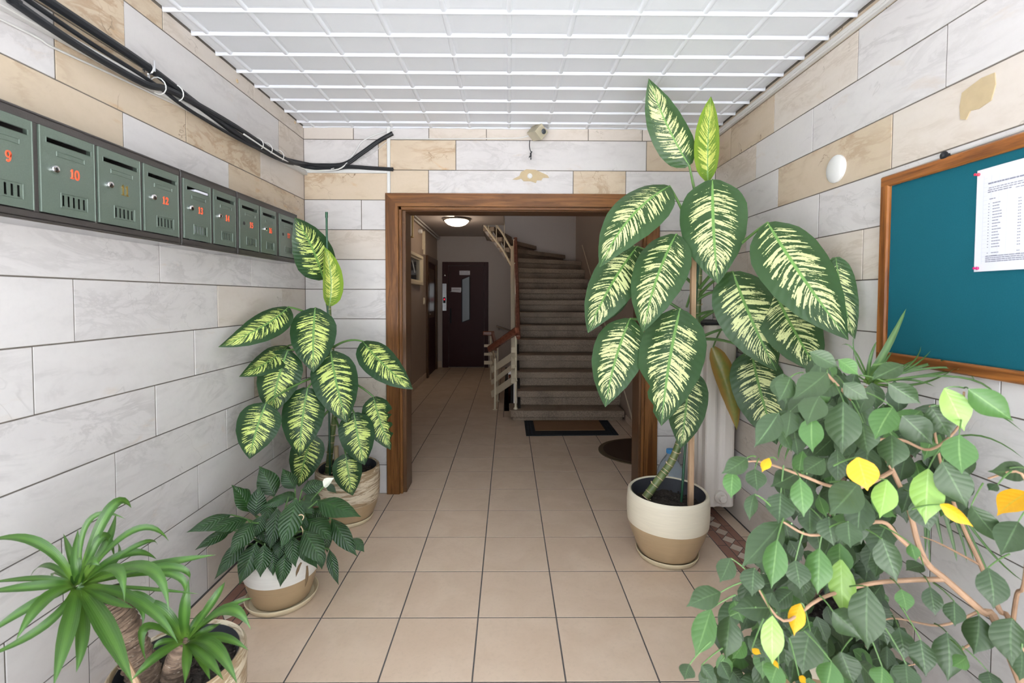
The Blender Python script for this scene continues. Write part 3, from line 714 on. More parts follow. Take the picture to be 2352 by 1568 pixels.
for z in (.52, .38, .24): MB().beam((pd.x + .02, pd.y, z), (pc2.x, pc2.y, z - .1), .010, .06).build('flat_bar', M_cream_paint, low)
gx = .02; MB().beam((gx, 6.2, .30), (gx, 7.5, -.35), .035, .05).build('lower_handrail', M_rail, low)
MB().box(.03, .065, 5.46, 5.50, -.004, .42).build('end_board', M_dark, low)
sr = MB().tube([at(1140, 748, HB - .06), at(1172, 759, HB - .06)], .018, 8)
sr.tube([at(1146, 750, HB - .06), at(1146, 758, HB)], .008, 6)
o = sr.build('wall_handrail', M_metal, loc=tuple(at(1140, 748, HB - .06)), smooth=True); tag(o, 'short steel wall handrail on the back wall behind the railing', 'handrail')
# ------------------------------------------------------------------ numerals cut in slab-serif strokes
GL = {
 '0': [('o', .5, .5, .36, .5)],
 '1': [((.5, 1), (.5, 0), .22), ((.2, .04), (.8, .04), .09), ((.5, .95), (.24, .80), .12)],
 '2': [('a', [(.18, .72), (.24, .92), (.5, .98), (.76, .88), (.78, .66), (.5, .38), (.2, .08)], .17), ((.16, .07), (.86, .07), .15), ((.84, .05), (.86, .24), .08)],
 '3': [('a', [(.2, .84), (.36, .96), (.62, .95), (.76, .80), (.66, .60), (.42, .53), (.68, .46), (.80, .26), (.62, .06), (.36, .04), (.17, .16)], .16)],
 '4': [((.64, 1), (.64, 0), .20), ((.62, .97), (.12, .30), .11), ((.1, .29), (.92, .29), .11), ((.42, .04), (.86, .04), .09)],
 '5': [((.24, .94), (.82, .94), .15), ((.26, .94), (.26, .54), .11), ('a', [(.26, .54), (.48, .62), (.74, .52), (.80, .30), (.66, .08), (.40, .03), (.18, .14)], .16)],
 '6': [('o', .5, .29, .33, .29), ('a', [(.78, .90), (.56, .97), (.32, .84), (.20, .56), (.19, .28)], .16)],
 '7': [((.14, .92), (.86, .92), .16), ((.84, .9), (.42, 0), .17), ((.15, .98), (.15, .74), .08)],
 '9': [('o', .5, .71, .33, .29), ('a', [(.22, .10), (.44, .03), (.68, .16), (.80, .44), (.81, .72)], .16)],
}
def glyphs(text, org, u, v, n, w, h, th, q):
    """flat raised strokes starting at org, u to the right, v up, n out of the surface"""
    def bar(a, b, t):
        a, b = Vector(a), Vector(b); d = (b - a)
        if d.length < 1e-6: return
        s = Vector((-d.y, d.x)).normalized() * t / 2; e = d.normalized() * t * .12
        P = [a - e - s, b + e - s, b + e + s, a - e + s]
        f = [o0 + u * (p.x * w) + v * (p.y * h) for p in P]; k = [x + n * th for x in f]
        q.quad(*k)
        for i in range(4): j = (i + 1) % 4; q.quad(f[i], f[j], k[j], k[i])
    o0 = Vector(org)
    for ch in text:
        for g in GL[ch]:
            if g[0] == 'o':
                _, cx, cy, rx, ry = g; P = [(cx + rx * cos(t * pi / 9), cy + ry * sin(t * pi / 9)) for t in range(19)]
                for i in range(18):
                    m = abs(cos((i + .5) * pi / 9)); bar(P[i], P[i + 1], .09 + .13 * m)
            elif g[0] == 'a':
                for i in range(len(g[1]) - 1): bar(g[1][i], g[1][i + 1], g[2])
            else: bar(*g)
        o0 = o0 + u * w * .98
# ------------------------------------------------------------------ mailboxes on the left wall
XF = L + .115                                        # front plane of the cabinets
zt, zbm = 1.838, 1.548
def px2y(x, y=450): return float(atX(x, y, XF).y)
doors = {}
edges = {9: (px2y(-47), px2y(76)), 10: (px2y(92), px2y(217)), 11: (px2y(225), px2y(321)), 12: (px2y(329), px2y(408)), 13: (px2y(420), px2y(482)), 14: (px2y(489), px2y(539)), 15: (px2y(548), px2y(592)), 16: (px2y(597), px2y(632)), 17: (px2y(640), px2y(674))}
y9 = edges[9][1] - (edges[10][1] - edges[10][0]); edges[9] = (y9, edges[9][1])
units = [((9, 10, 11, 12), y9 - .012, px2y(414), 'charcoal mailbox cabinet with four green doors numbered 9 to 12, nearest the entrance', None),
         ((13, 14), px2y(415), px2y(543), 'charcoal mailbox cabinet with two green doors numbered 13 and 14, middle of the row', None),
         ((15, 16, 17), px2y(544), px2y(683, 530), 'charcoal mailbox cabinet with three green doors numbered 15 to 17, nearest the corner', None)]
dz0, dz1 = zbm + .028, zt - .030
for nums, ya, yb, lab, _ in units:
    u = empty('mailbox_cabinet', (L, (ya + yb) / 2, zbm), lab, 'mailbox', 'mailbox cabinets on the left wall')
    q = MB()
    q.box(L + .001, XF, ya, yb, zt - .010, zt, .002).box(L + .001, XF, ya, yb, zbm, zbm + .010, .002).box(L + .001, L + .008, ya, yb, zbm, zt)
    q.box(XF - .022, XF, ya + .0015, yb - .0015, zt - .030, zt - .004, .002).box(XF - .022, XF, ya + .0015, yb - .0015, zbm + .004, zbm + .026, .002)
    st = [ya + .001] + [None] * (len(nums) * 2) + [yb - .001]
    prev = ya + .0015
    for i, nn in enumerate(nums):
        q.box(L + .002, XF, prev, edges[nn][0] - .002, zbm + .024, zt - .028, .002); prev = edges[nn][1] + .002
    q.box(L + .002, XF, prev, yb - .0015, zbm + .024, zt - .028, .002)
    q.build('cabinet', M_box_frame, u)
    MB().box(L + .001, XF - .004, ya + .004, yb - .004, zbm - .0015, zbm + .001).build('base_sheet', M_metal, u)
    for nn in nums:
        a, b = edges[nn]; w = b - a; h = dz1 - dz0; fx = XF + .003
        def yy(t): return a + w * t
        def zz(t): return dz0 + h * t
        # sheet door with real cut-outs: letter slot and five vent slots, built as a grid of plates
        slot = (.11, .92, .83, .885); vz = (.115, .245); vx = [.36 + .096 * k for k in range(5)]; vw = .042
        q = MB(); t0, t1 = fx - .0016, fx
        q.box(t0, t1, a, b, zz(slot[3]), dz1).box(t0, t1, a, b, zz(vz[1]), zz(slot[2])).box(t0, t1, a, yy(slot[0]), zz(slot[2]), zz(slot[3])).box(t0, t1, yy(slot[1]), b, zz(slot[2]), zz(slot[3]))
        q.box(t0, t1, a, b, dz0, zz(vz[0]))
        cuts = [0] + sum([[x, x + vw] for x in vx], []) + [1]
        for i in range(0, len(cuts), 2): q.box(t0, t1, yy(cuts[i]), yy(cuts[i + 1]), zz(vz[0]), zz(vz[1]))
        # folded door edges
        q.box(XF - .02, fx + .0015, a - .0012, a + .004, dz0, dz1, .001).box(XF - .02, fx + .001, b - .003, b + .001, dz0, dz1, .001)
        d = q.build('door', M_green_box, u)
        e = .0028
        def frame(nm, t0_, t1_, z0_, z1_, tk=.0035):
            y0, y1, q0, q1 = yy(t0_), yy(t1_), zz(z0_), zz(z1_); xo, xi = fx + e * .6, fx - .001; r = MB()
            O = [(y0 - tk, q0 - tk), (y1 + tk, q0 - tk), (y1 + tk, q1 + tk), (y0 - tk, q1 + tk)]; I = [(y0, q0), (y1, q0), (y1, q1), (y0, q1)]; Mi = [((o[0] + i[0]) / 2, (o[1] + i[1]) / 2) for o, i in zip(O, I)]
            r.v = [Vector((xi, *c)) for c in O] + [Vector((xo, *c)) for c in Mi] + [Vector((xi, *c)) for c in I]
            for k in range(4): j = (k + 1) % 4; r.f += [(k, j, 4 + j, 4 + k), (4 + k, 4 + j, 8 + j, 8 + k)]
            r.build(nm, M_green_box, d)
        frame('name_plate_rim', .29, .78, .705, .745); frame('vent_rim', .34, .82, .10, .262, .0025); frame('slot_rim', slot[0], slot[1], slot[2], slot[3], .002)
        MB().box(L + .01, L + .02, a, b, dz0, dz1).build('shaded_box_back', M_dark, u)  # near-black sheet, puts the shade behind the slots into its colour
        c = (fx, yy(.215), zz(.53)); RM = Matrix.Rotation(pi / 2, 3, 'Y')
        if nn not in (15, 17):
            MB().lathe([(.0115, 0), (.0115, .006), (.0095, .010), (.0045, .0105), (.0045, .004)], c, 16, RM).build('lock', M_chrome, d, smooth=True)
            MB().lathe([(.0043, 0), (.0043, .0062)], c, 10, RM).build('keyhole', M_dark, d)
        else: MB().lathe([(.0085, 0), (.0085, .0012)], c, 16, RM).build('empty_lock_hole', M_dark, d)
        if nn != 9 or True:
            q = MB(); hh = .026 if nn != 11 else .032; ww = .0155 if nn != 11 else .0165
            glyphs(str(nn), (fx, yy(.50) if nn > 9 else yy(.58), zz(.475) if nn != 11 else zz(.44)), Vector((0, 1, 0)), Vector((0, 0, 1)), Vector((1, 0, 0)), ww, hh, .0022, q)
            q.build('number', M_brass if nn == 11 else M_red, d)
a, b = edges[13]; h = dz1 - dz0
e = MB().box(XF - .06, XF + .006, a + (b - a) * .40, a + (b - a) * .86, dz0 + h * .834, dz0 + h * .870).build('letter', M_paper, loc=(XF - .06, (a + b) / 2, dz0 + h * .834))
tag(e, 'white letter stuck in the slot of the mailbox door numbered 13', 'letter')
e = MB().box(XF - .030, XF - .006, a + (b - a) * .45, a + (b - a) * .80, dz0 + .004, dz0 + .09).build('folded_leaflet', M_paper, loc=(XF - .030, (a + b) / 2, dz0 + .004))
tag(e, 'white leaflet seen through the vent slots of mailbox 13', 'leaflet')

# ------------------------------------------------------------------ trunking and cables
def tl(y): return 2.137 + (y - 1.41) * .0245
q = MB(); q.beam((L + .013, .37, tl(.37)), (L + .013, 3.16, tl(3.16)), .024, .026, bev=.002); q.beam((L + .027, .37, tl(.37)), (L + .027, 3.15, tl(3.15)), .003, .018)
o = q.build('cable_trunking', M_trunk, loc=(L, 1.5, 2.17)); tag(o, 'grey plastic cable trunking along the left wall under the black cables', 'trunking')
q = MB(); q.box(L, -.815, D - .018, D, 2.181, 2.205, .002)
o = q.build('cable_trunking', M_plastic_w, loc=(-1.1, D, 2.19)); tag(o, 'short white horizontal trunking on back wall left of the doorway', 'trunking')
vx_ = -.806; q = MB().box(vx_ - .010, vx_ + .011, D - .014, D, FZ, CEIL - .004, .002)
o = q.build('cable_trunking', M_plastic_w, loc=(vx_, D, FZ)); tag(o, 'white vertical trunking on back wall rising from the doorway corner to the ceiling', 'trunking')
q = MB(); xr = R
q.box(xr - .022, xr, FRONT, D, 2.428, 2.458, .002).box(xr - .026, xr - .02, FRONT, D, 2.436, 2.446)
o = q.build('cable_trunking', M_trunk, loc=(R, 1.5, 2.43)); tag(o, 'long grey trunking along the top of the right wall below the ceiling', 'trunking')
def cable(pts, r, mat, lab, name='cable', n=5, sides=8, group='cables along the left wall'):
    P = spline(pts, n); loc = P[len(P) // 2]
    o = MB().tube(P, r, sides).build(name, mat, loc=tuple(loc), smooth=True); return tag(o, lab, 'cable', group)
def W(x, y, off): p = atX(x, y, L + off); return p
def Bk(x, y, off): p = at(x, y, D - off); return p
cable([(L + .035, .37, 2.225), W(-40, -98, .035), W(115, 5, .03), W(338, 153, .03), W(452, 240, .03), W(565, 322, .03), W(650, 368, .035), Bk(703, 378, .045), Bk(740, 380, .03), Bk(790, 377, .03), Bk(830, 352, .03), Bk(868, 325, .025), Bk(902, 306, .018)], .0145, M_black,
      'thick ribbed black conduit running highest along the left wall and up to the ceiling')
cable([(L + .045, .37, 2.185), W(-30, -40, .05), W(25, 0, .048), W(180, 105, .045), W(330, 191, .045), W(400, 212, .045), W(540, 290, .04), W(650, 362, .04), Bk(700, 382, .05), Bk(760, 388, .03), Bk(800, 383, .028), Bk(850, 386, .025), Bk(903, 389, .02)], .0125, M_black,
      'black cable zip-tied above the grey trunking and ending bare beside the doorway')
cable([(L + .03, .37, 2.20), W(-25, -60, .03), W(70, 5, .03), W(210, 100, .03), W(345, 186, .03), W(450, 262, .03), W(600, 345, .04), Bk(700, 374, .055), Bk(780, 384, .042), Bk(835, 352, .038), Bk(880, 318, .03), Bk(900, 309, .02)], .0075, M_black,
      'thin black cable lying between the two thick black cables')
cable([(L + .004, .37, 2.02), W(0, 44, .004), W(120, 108, .004), W(250, 168, .004), W(420, 247, .004), W(560, 304, .012), W(690, 384, .03)], .0035, M_trunk, 'thin grey wire sagging across the marble below the left trunking', 'wire', sides=6)
cable([W(560, 308, .06), W(640, 360, .055), Bk(700, 388, .06), Bk(745, 391, .05), Bk(785, 385, .05), Bk(815, 350, .02), Bk(832, 325, .012), Bk(870, 307, .008), Bk(908, 298, .006)], .004, M_plastic_w, 'thin white wire looping beside black cables up to the ceiling edge', 'wire', sides=6)
cable([Bk(760, 388, .045), Bk(820, 370, .006), Bk(860, 348, .006), Bk(897, 318, .006)], .0025, M_trunk, 'thin grey wire behind the white vertical trunking on back wall', 'wire', sides=6)
for k, (px, py) in enumerate(((363, 197), (404, 213), (592, 330), (613, 341), (640, 357))):
    c = W(px, py, .03); M = Matrix.Rotation(.3, 3, 'X')
    ring = [c + M @ Vector((.030 * cos(t), 0, .030 * sin(t))) for t in [2 * pi * i / 14 for i in range(15)]]
    o = MB().tube(ring, .0022, 6).build('cable_tie', M_plastic_w, loc=tuple(c), smooth=True)
    tag(o, ['white cable tie nearest the entrance, round the black cable', 'small white cable tie just beyond the metal pipe clip', 'first of three white cable ties near the corner', 'second of three white cable ties near the corner', 'white cable tie closest to the corner of left and back walls'][k], 'cable tie', 'cable ties on the left wall cables')
c = W(341, 158, .03)
q = MB(); q.tube([c + Vector((.019 * cos(t), 0, .019 * sin(t))) for t in [2 * pi * i / 14 for i in range(15)]], .004, 6).box(c.x - .028, c.x + .0, c.y - .006, c.y + .006, c.z - .045, c.z - .016).tube([c + Vector((.022, 0, -.01)), c + Vector((.022, 0, .03))], .004, 6)
o = q.build('pipe_clip', M_metal, loc=tuple(c)); tag(o, 'bright metal clip holding the thick black conduit to left wall', 'clip')
# camera wire along the joint
cable([Bk(905, 318, .006), Bk(1000, 319, .006), Bk(1120, 318, .006), Bk(1190, 317, .008), Bk(1214, 312, .03)], .0035, M_plastic_w, 'thin white wire along the top marble joint to the security camera', 'wire', sides=6, group='wires on the back wall')
# ------------------------------------------------------------------ security camera
sc_ = empty('security_camera', (.205, D, 2.40), 'boxy beige security camera on a round plate above the doorway', 'camera')
pc_ = at(1240, 316, D)
MB().lathe([(.058, 0), (.058, -.008), (.050, -.012)], (pc_.x + .012, D, pc_.z), 24, Matrix.Rotation(-pi / 2, 3, 'X')).build('mounting_plate', M_beige_metal, sc_, smooth=True)
dirv = Vector((.46, -.84, -.20)).normalized(); sd_ = dirv.cross(Vector((0, 0, 1))).normalized(); uu = sd_.cross(dirv)
roll = radians(38); s2 = sd_ * cos(roll) + uu * sin(roll); u2 = uu * cos(roll) - sd_ * sin(roll)
cen = pc_ + Vector((-.016, -.070, .010))
M = Matrix(((s2.x, dirv.x, u2.x, cen.x), (s2.y, dirv.y, u2.y, cen.y), (s2.z, dirv.z, u2.z, cen.z), (0, 0, 0, 1)))
MB().box(-.036, .036, -.065, .045, -.036, .036, .003, M).build('housing', M_beige_metal, sc_)
MB().lathe([(.023, .04), (.023, .068), (.018, .070)], (0, 0, 0), 20, None).build('lens_barrel', M_black, sc_, smooth=True)
lb = sc_.children[-1]
def place_axis(o, cen, d, par):
    o.matrix_local = Matrix.Translation(Vector(cen) - WORLD_OFF[par]) @ Vector((0, 0, 1)).rotation_difference(d).to_matrix().to_4x4()
for me_o in (lb,):
    for v in me_o.data.vertices: v.co += WORLD_OFF[sc_]
    place_axis(me_o, cen, dirv, sc_)
gl = MB().lathe([(.017, .0685), (.010, .0715), (.002, .072)], (0, 0, 0), 16).build('lens_glass', M_glass_dark, sc_, smooth=True)
for v in gl.data.vertices: v.co += WORLD_OFF[sc_]
place_axis(gl, cen, dirv, sc_)
MB().box(pc_.x - .012, pc_.x + .012, D - .045, D - .005, pc_.z + .015, pc_.z + .045, .004).build('bracket', M_beige_metal, sc_)
cb = spline([Bk(1217, 322, .06), Bk(1216, 334, .06), Bk(1218, 345, .05), Bk(1221, 350, .05)], 5)
MB().tube(cb, .003, 6).build('pigtail_cable', M_black, sc_, smooth=True)
e0 = Bk(1219, 354, .05); MB().box(e0.x - .005, e0.x + .005, e0.y - .005, e0.y + .005, e0.z - .018, e0.z + .010, .002).tube([e0 + Vector((-.004, 0, -.012)), e0 + Vector((-.011, 0, -.022))], .0035, 6).tube([e0, e0 + Vector((.001, 0, -.035))], .0035, 6).tube([e0, e0 + Vector((.008, 0, .018))], .003, 6).build('connector', M_black, sc_)

# ------------------------------------------------------------------ notice board, paper, wall disc
nb = empty('notice_board', (R, 1.22, 1.11), 'teal felt notice board in a brown wooden frame on the right wall', 'board')
bx0, by1, by0, bz0, bz1 = R - .026, 1.722, .72, 1.118, 1.795; fw_ = .040
MB().box(bx0, R - .001, by1 - fw_, by1, bz0, bz1, .005).build('frame_side', M_board_frame[2], nb); MB().box(bx0, R - .001, by0, by0 + fw_, bz0, bz1, .005).build('frame_side', M_board_frame[2], nb)
MB().box(bx0 - .0008, R - .001, by0 + .001, by1 - .001, bz1 - fw_, bz1, .005).build('frame_rail', M_board_frame[1], nb); MB().box(bx0 - .0008, R - .001, by0 + .001, by1 - .001, bz0, bz0 + fw_ * .9, .005).build('frame_rail', M_board_frame[1], nb)
MB().box(R - .014, R - .001, by0 + fw_, by1 - fw_, bz0 + fw_ * .9, bz1 - fw_).build('felt_panel', M_felt, nb)
hk = atX(2171, 356, R - .02); MB().lathe([(.013, 0), (.013, .004), (.006, .006), (.004, .012)], (R - .022, hk.y, bz1 + .006), 12, Matrix.Rotation(-pi / 2, 3, 'Y')).box(R - .022, R - .002, hk.y - .004, hk.y + .004, bz1 - .005, bz1 + .012).build('hanging_hook', M_black, nb)
MB().tube([(R - .004, by1 + .02, bz1 + .0), (R - .004, hk.y, bz1 + .010), (R - .004, by0, bz1 + .018)], .004, 6).build('white_wire', M_trunk, nb)
px_ = R - .0155; py1, pz1, pz0 = 1.372, 1.725, 1.428
pa = empty('posted_notice', (px_, 1.27, pz0), 'white printed table sheet pinned to the teal notice board', 'notice')
q = MB(); n_ = 12
prof = [(py1 - .21 * k / n_, px_ - .001 - .004 * sin(k / n_ * pi) * 1.0) for k in range(n_ + 1)]
q.v = [Vector((x, y, z)) for y, x in prof for z in (pz0, pz1)]; q.f = [(2 * k, 2 * k + 1, 2 * k + 3, 2 * k + 2) for k in range(n_)]
sh = q.build('sheet', M_paper, pa, smooth=True)
def surf(y): 
    k = min(max((py1 - y) / .21 * n_, 0), n_ - 1e-6); i = int(k); f = k - i; return prof[i][1] * (1 - f) + prof[i + 1][1] * f - .0007
ink = MB(); grid = MB()
def dash(y0, w, z, h, mb): 
    y1 = y0 - w; mb.quad((surf(y0), y0, z), (surf(y1), y1, z), (surf(y1), y1, z + h), (surf(y0), y0, z + h))
def words(y0, y1, z, h, lo=.004, hi=.014, gap=.0018):
    y = y0
    while y > y1 + lo:
        w = min(rng.uniform(lo, hi), y - y1); dash(y, w, z, h, ink); y -= w + gap
words(py1 - .035, py1 - .20, pz1 - .048, .0042, .006, .016, .001)
words(py1 - .037, py1 - .20, pz1 - .060, .0022); words(py1 - .035, py1 - .20, pz1 - .066, .0022); words(py1 - .035, py1 - .10, pz1 - .072, .0026)
words(py1 - .110, py1 - .16, pz1 - .074, .002); words(py1 - .040, py1 - .062, pz1 - .092, .0022)
for k in range(19):
    z = pz1 - .105 - k * .0083
    if k == 16: continue
    dash(py1 - .038, .003, z, .0022, ink); words(py1 - .050, py1 - .050 - rng.uniform(.016, .028), z, .0022, .003, .009, .0008); words(py1 - .118, py1 - .127, z, .0022, .003, .004, .001)
    words(py1 - .160, py1 - .17, z, .0022, .003, .004, .001)
for k in range(4): words(py1 - .034, py1 - .19, pz0 + .026 + k * .0052, .0024, .004, .016, .001)
for k in range(20): dash(py1 - .022, .18, pz1 - .030 - k * .0125, .0005, grid)
for k in range(9):
    y = py1 - .022 - k * .0224; grid.quad((surf(y), y, pz0 + .022), (surf(y - .0006), y - .0006, pz0 + .022), (surf(y - .0006), y - .0006, pz1 - .022), (surf(y), y, pz1 - .022))
ink.build('print', M_ink, pa); grid.build('table_grid', M_ink_pale, pa)
def pin(y, z, col, lab):
    o = MB().lathe([(.0045, 0), (.0045, .003), (.0022, .005), (.0030, .010), (.0038, .012), (.001, .013)], (0, 0, 0), 12, Matrix.Rotation(-pi / 2, 3, 'Y')).build('push_pin', col, smooth=True)
    o.location = (surf(y) , y, z); tag(o, lab, 'pin')
pin(py1 - .006, pz1 - .012, M_pin, 'red push pin at the top corner of the white notice'); pin(py1 - .012, pz0 + .010, plain('crimson_pin', (.35, .0, .09), .3), 'dark crimson push pin at the bottom corner of the white notice')
dc = atX(1922, 388, R); wc = MB().lathe([(.058, 0), (.058, .006), (.050, .012), (.030, .017), (.008, .019)], (0, 0, 0), 32, Matrix.Rotation(-pi / 2, 3, 'Y')).build('blank_cover', M_plastic_w, smooth=True)
wc.location = (R - .0005, dc.y, dc.z); tag(wc, 'round white blank cover plate on the right wall left of the notice board', 'cover')

# ------------------------------------------------------------------ radiator end-on in the right corner
rx0, rx1, ry0, ry1, rz0, rz1 = 1.175, 1.362, 2.74, 3.12, .095, 1.19
rd = empty('radiator', (1.27, 2.9, rz0), 'pale pink-white steel panel radiator on the right wall, seen end-on behind the tall plant', 'radiator')
sec = [(rx0 + .010, 2.745), (rx0 + .035, 2.738), (rx0 + .065, 2.732), (rx0 + .080, 2.742), (rx0 + .100, 2.742), (rx0 + .115, 2.732), (rx0 + .150, 2.732), (rx1 - .014, 2.736), (rx1, 2.75), (rx1, 2.80), (rx0 + .010, 2.80)]
q = MB().prism(sec, 2, rz0, rz1); o = q.build('end_panel', M_rad, rd)
o.modifiers.new('soft', 'BEVEL').width = .006
for k in range(4):
    y = 2.80 + k * .075; MB().box(rx0, rx1 - .004, y + .006, y + .066, rz0 + .012, rz1 - .012, .02).build('column', M_rad, rd, smooth=True)
pg = at(1655, 1141, 2.73); RMx = Matrix.Rotation(pi / 2, 3, 'X')
MB().lathe([(.038, -.01), (.038, .014), (.032, .020)], (pg.x, 2.733, pg.z), 24, RMx).lathe([(.023, .012), (.023, .044), (.018, .047)], (pg.x, 2.733, pg.z), 6, RMx).build('blanking_plug', M_rad, rd)
MB().box(rx1 - .002, R - .001, 2.80, 2.815, .12, .15).box(rx1 - .002, R - .001, 2.80, 2.815, 1.0, 1.03).build('wall_bracket', M_metal, rd)
o = MB().box(rx0 - .01, rx1 + .01, 2.733, 3.10, rz1, rz1 + .016, .006).build('rubber_top_strip', M_black, rd)

# ------------------------------------------------------------------ water bottle beside the doorway
N_ = NT('clear_bluish_plastic'); N_.fin((.80, .90, .97), .08); N_.b.inputs['Transmission Weight'].default_value = .85; N_.b.inputs['IOR'].default_value = 1.15; M_pet = N_.m
bc = (1.075, 3.03, 0)
wb_ = empty('water_bottle', bc, 'large clear plastic water bottle with a blue cap between doorway and radiator', 'bottle')
MB().lathe([(.060, 0), (.078, .008), (.080, .05), (.076, .06), (.080, .07), (.080, .12), (.076, .13), (.080, .14), (.080, .20), (.076, .225), (.060, .262), (.040, .295), (.024, .318), (.022, .334)], bc, 28).build('body', M_pet, wb_, smooth=True)
MB().lathe([(.027, .327), (.027, .348), (.025, .352), (.008, .353)], bc, 20).tube([(bc[0] + .026, bc[1], .345), (bc[0] + .06, bc[1], .343), (bc[0] + .06, bc[1], .332), (bc[0] + .026, bc[1], .333)], .003, 6).build('cap', plain('blue_cap', (.03, .22, .50), .35), wb_)
MB().lathe([(.0812, .075), (.0812, .125)], bc, 28, None, False, False).build('label_band', plain('violet_band', (.30, .22, .48), .5), wb_, smooth=True)

# ------------------------------------------------------------------ mats in the hall
def flat_mat(poly, z0, z1): return MB().prism(poly, 2, z0, z1)
dm = empty('doormat', (.63, 4.78, 0), 'rectangular brown doormat with a black rubber border at foot of the stairs', 'mat')
flat_mat([(.177, 4.49), (1.09, 4.52), (1.095, 5.055), (.177, 5.04)], .0002, .008).build('rubber_border', M_rug_rubber, dm)
flat_mat([(.275, 4.645), (.985, 4.665), (.99, 5.035), (.272, 5.025)], .006, .013).build('coir_centre', M_rug_brown, dm)
q = MB()
for k in range(34):
    for s in range(2):
        x = .20 + s * .03; y = 4.53 + k * .0148; q.box(x, x + .016, y, y + .007, .008, .011); q.box(x + .82, x + .836, y, y + .007, .008, .011)
q.build('rubber_ribs', M_rug_rubber, dm, kind='stuff')
def half_mat(name, c, rx, ry, a0, a1, lab, rot):
    r = empty(name, (c[0], c[1], 0), lab, 'mat')
    def ell(s): return [(c[0] + (rx * s * cos(t)) * cos(rot) - ry * s * sin(t) * sin(rot), c[1] + (rx * s * cos(t)) * sin(rot) + ry * s * sin(t) * cos(rot)) for t in [a0 + (a1 - a0) * k / 24 for k in range(25)]]
    flat_mat(ell(1.0), .0002, .008).build('edging', M_rug_edge, r); flat_mat(ell(.90), .006, .013).build('pile', M_rug_dark, r)
half_mat('half_round_mat', (1.22, 4.03), .42, .37, pi * .5, pi * 1.5, 'dark brown half-round mat on the hall floor behind right door jamb', 0)
half_mat('half_round_mat', (-1.22, 4.30), .29, .33, -pi * .5, pi * .5, 'dark half-round mat on the hall floor behind left door jamb', 0)

# ------------------------------------------------------------------ hall lamp and small fittings
lc = atZ(1049, 502, HC); lamp = empty('ceiling_lamp', (lc.x, lc.y, HC), 'lit round opal ceiling lamp with a dark metal rim in the hall', 'lamp')
MB().lathe([(.20, 0), (.215, -.012), (.205, -.03), (.185, -.034), (.185, 0)], (lc.x, lc.y, HC), 36).build('metal_rim', M_metal, lamp, smooth=True)
MB().lathe([(.184, -.022), (.170, -.055), (.135, -.085), (.085, -.105), (.03, -.113), (.004, -.114)], (lc.x, lc.y, HC), 36).build('opal_shade', M_lamp, lamp, smooth=True)
light('hall_lamp_bulb', 'POINT', (lc.x, lc.y, HC - .20), 11, (1.0, .82, .66), .16)
light('stairwell_fill', 'POINT', (.55, 8.0, 4.6), 6, (1.0, .90, .80), .15)  # added fill light for the stairs, no fixture up there
em = atZ(1031, 490, HC); o = MB().box(em.x - .07, em.x + .07, em.y - .14, em.y + .10, HC - .03, HC, .004).build('ceiling_box', M_plastic_w, loc=(em.x, em.y, HC - .03)); tag(o, 'small white box on the hall ceiling just in front of the lit lamp', 'box')
m0 = atX(940, 549, L); mt = empty('meter_cabinet', (L, 6.42, 2.16), 'narrow cream and ochre meter box high on the left hall wall', 'meter box')
MB().box(L, L + .05, 6.05, 6.40, 2.19, HC - .02, .004).build('box_body', M_plastic_w, mt); MB().box(L + .0, L + .062, 6.40, 6.50, 2.18, HC - .02, .004).build('door_edge', plain('ochre_paint', (.42, .28, .08), .5), mt)
MB().lathe([(.03, 0), (.03, .02), (.01, .03)], (L + .05, 6.2, 2.4), 14, Matrix.Rotation(pi / 2, 3, 'Y')).build('meter_dial', M_glass_dark, mt, smooth=True)
el = atX(961, 531, L); o = MB().lathe([(.035, 0), (.038, .02), (.03, .055), (.012, .06)], (0, 0, 0), 16, Matrix.Rotation(pi / 2, 3, 'Y')).build('wall_sensor', M_plastic_w, smooth=True); o.location = (L, el.y, el.z); tag(o, 'small round white sensor high on the left hall wall', 'sensor')
dv = atX(975, 560, L); o = MB().box(L, L + .03, 7.52, 7.565, 2.045, 2.42, .003).build('cable_trunking', M_cream_paint, loc=(L, 7.54, 2.045)); tag(o, 'cream vertical trunking beside the dark side door of the hall', 'trunking')
o = MB().box(L, L + .02, 7.44, 7.46, 2.16, 2.40, .003).box(L, L + .03, 7.43, 7.47, 2.12, 2.19, .003).build('wire_drop', M_cream_paint, loc=(L, 7.45, 2.12)); tag(o, 'short cream wire drop with a small fitting on left hall wall', 'wire')
q = MB().tube([(L + .03, 5.9, 2.47), (L + .03, 8.98, 2.47)], .014, 6).tube([(L + .06, 5.9, 2.50), (L + .06, 8.98, 2.50)], .012, 6)
o = q.build('cable_pipe', M_trunk, loc=(L, 7.4, 2.47), smooth=True); tag(o, 'pair of grey pipes along the top of the left hall wall', 'pipe')
o = MB().box(L, L + .022, 7.50, 7.59, 1.24, 1.35, .005).box(L + .02, L + .027, 7.52, 7.57, 1.265, 1.325, .002).build('light_switch', M_cream_paint, loc=(L, 7.54, 1.24)); tag(o, 'cream light switch on the left hall wall before the side door', 'switch')
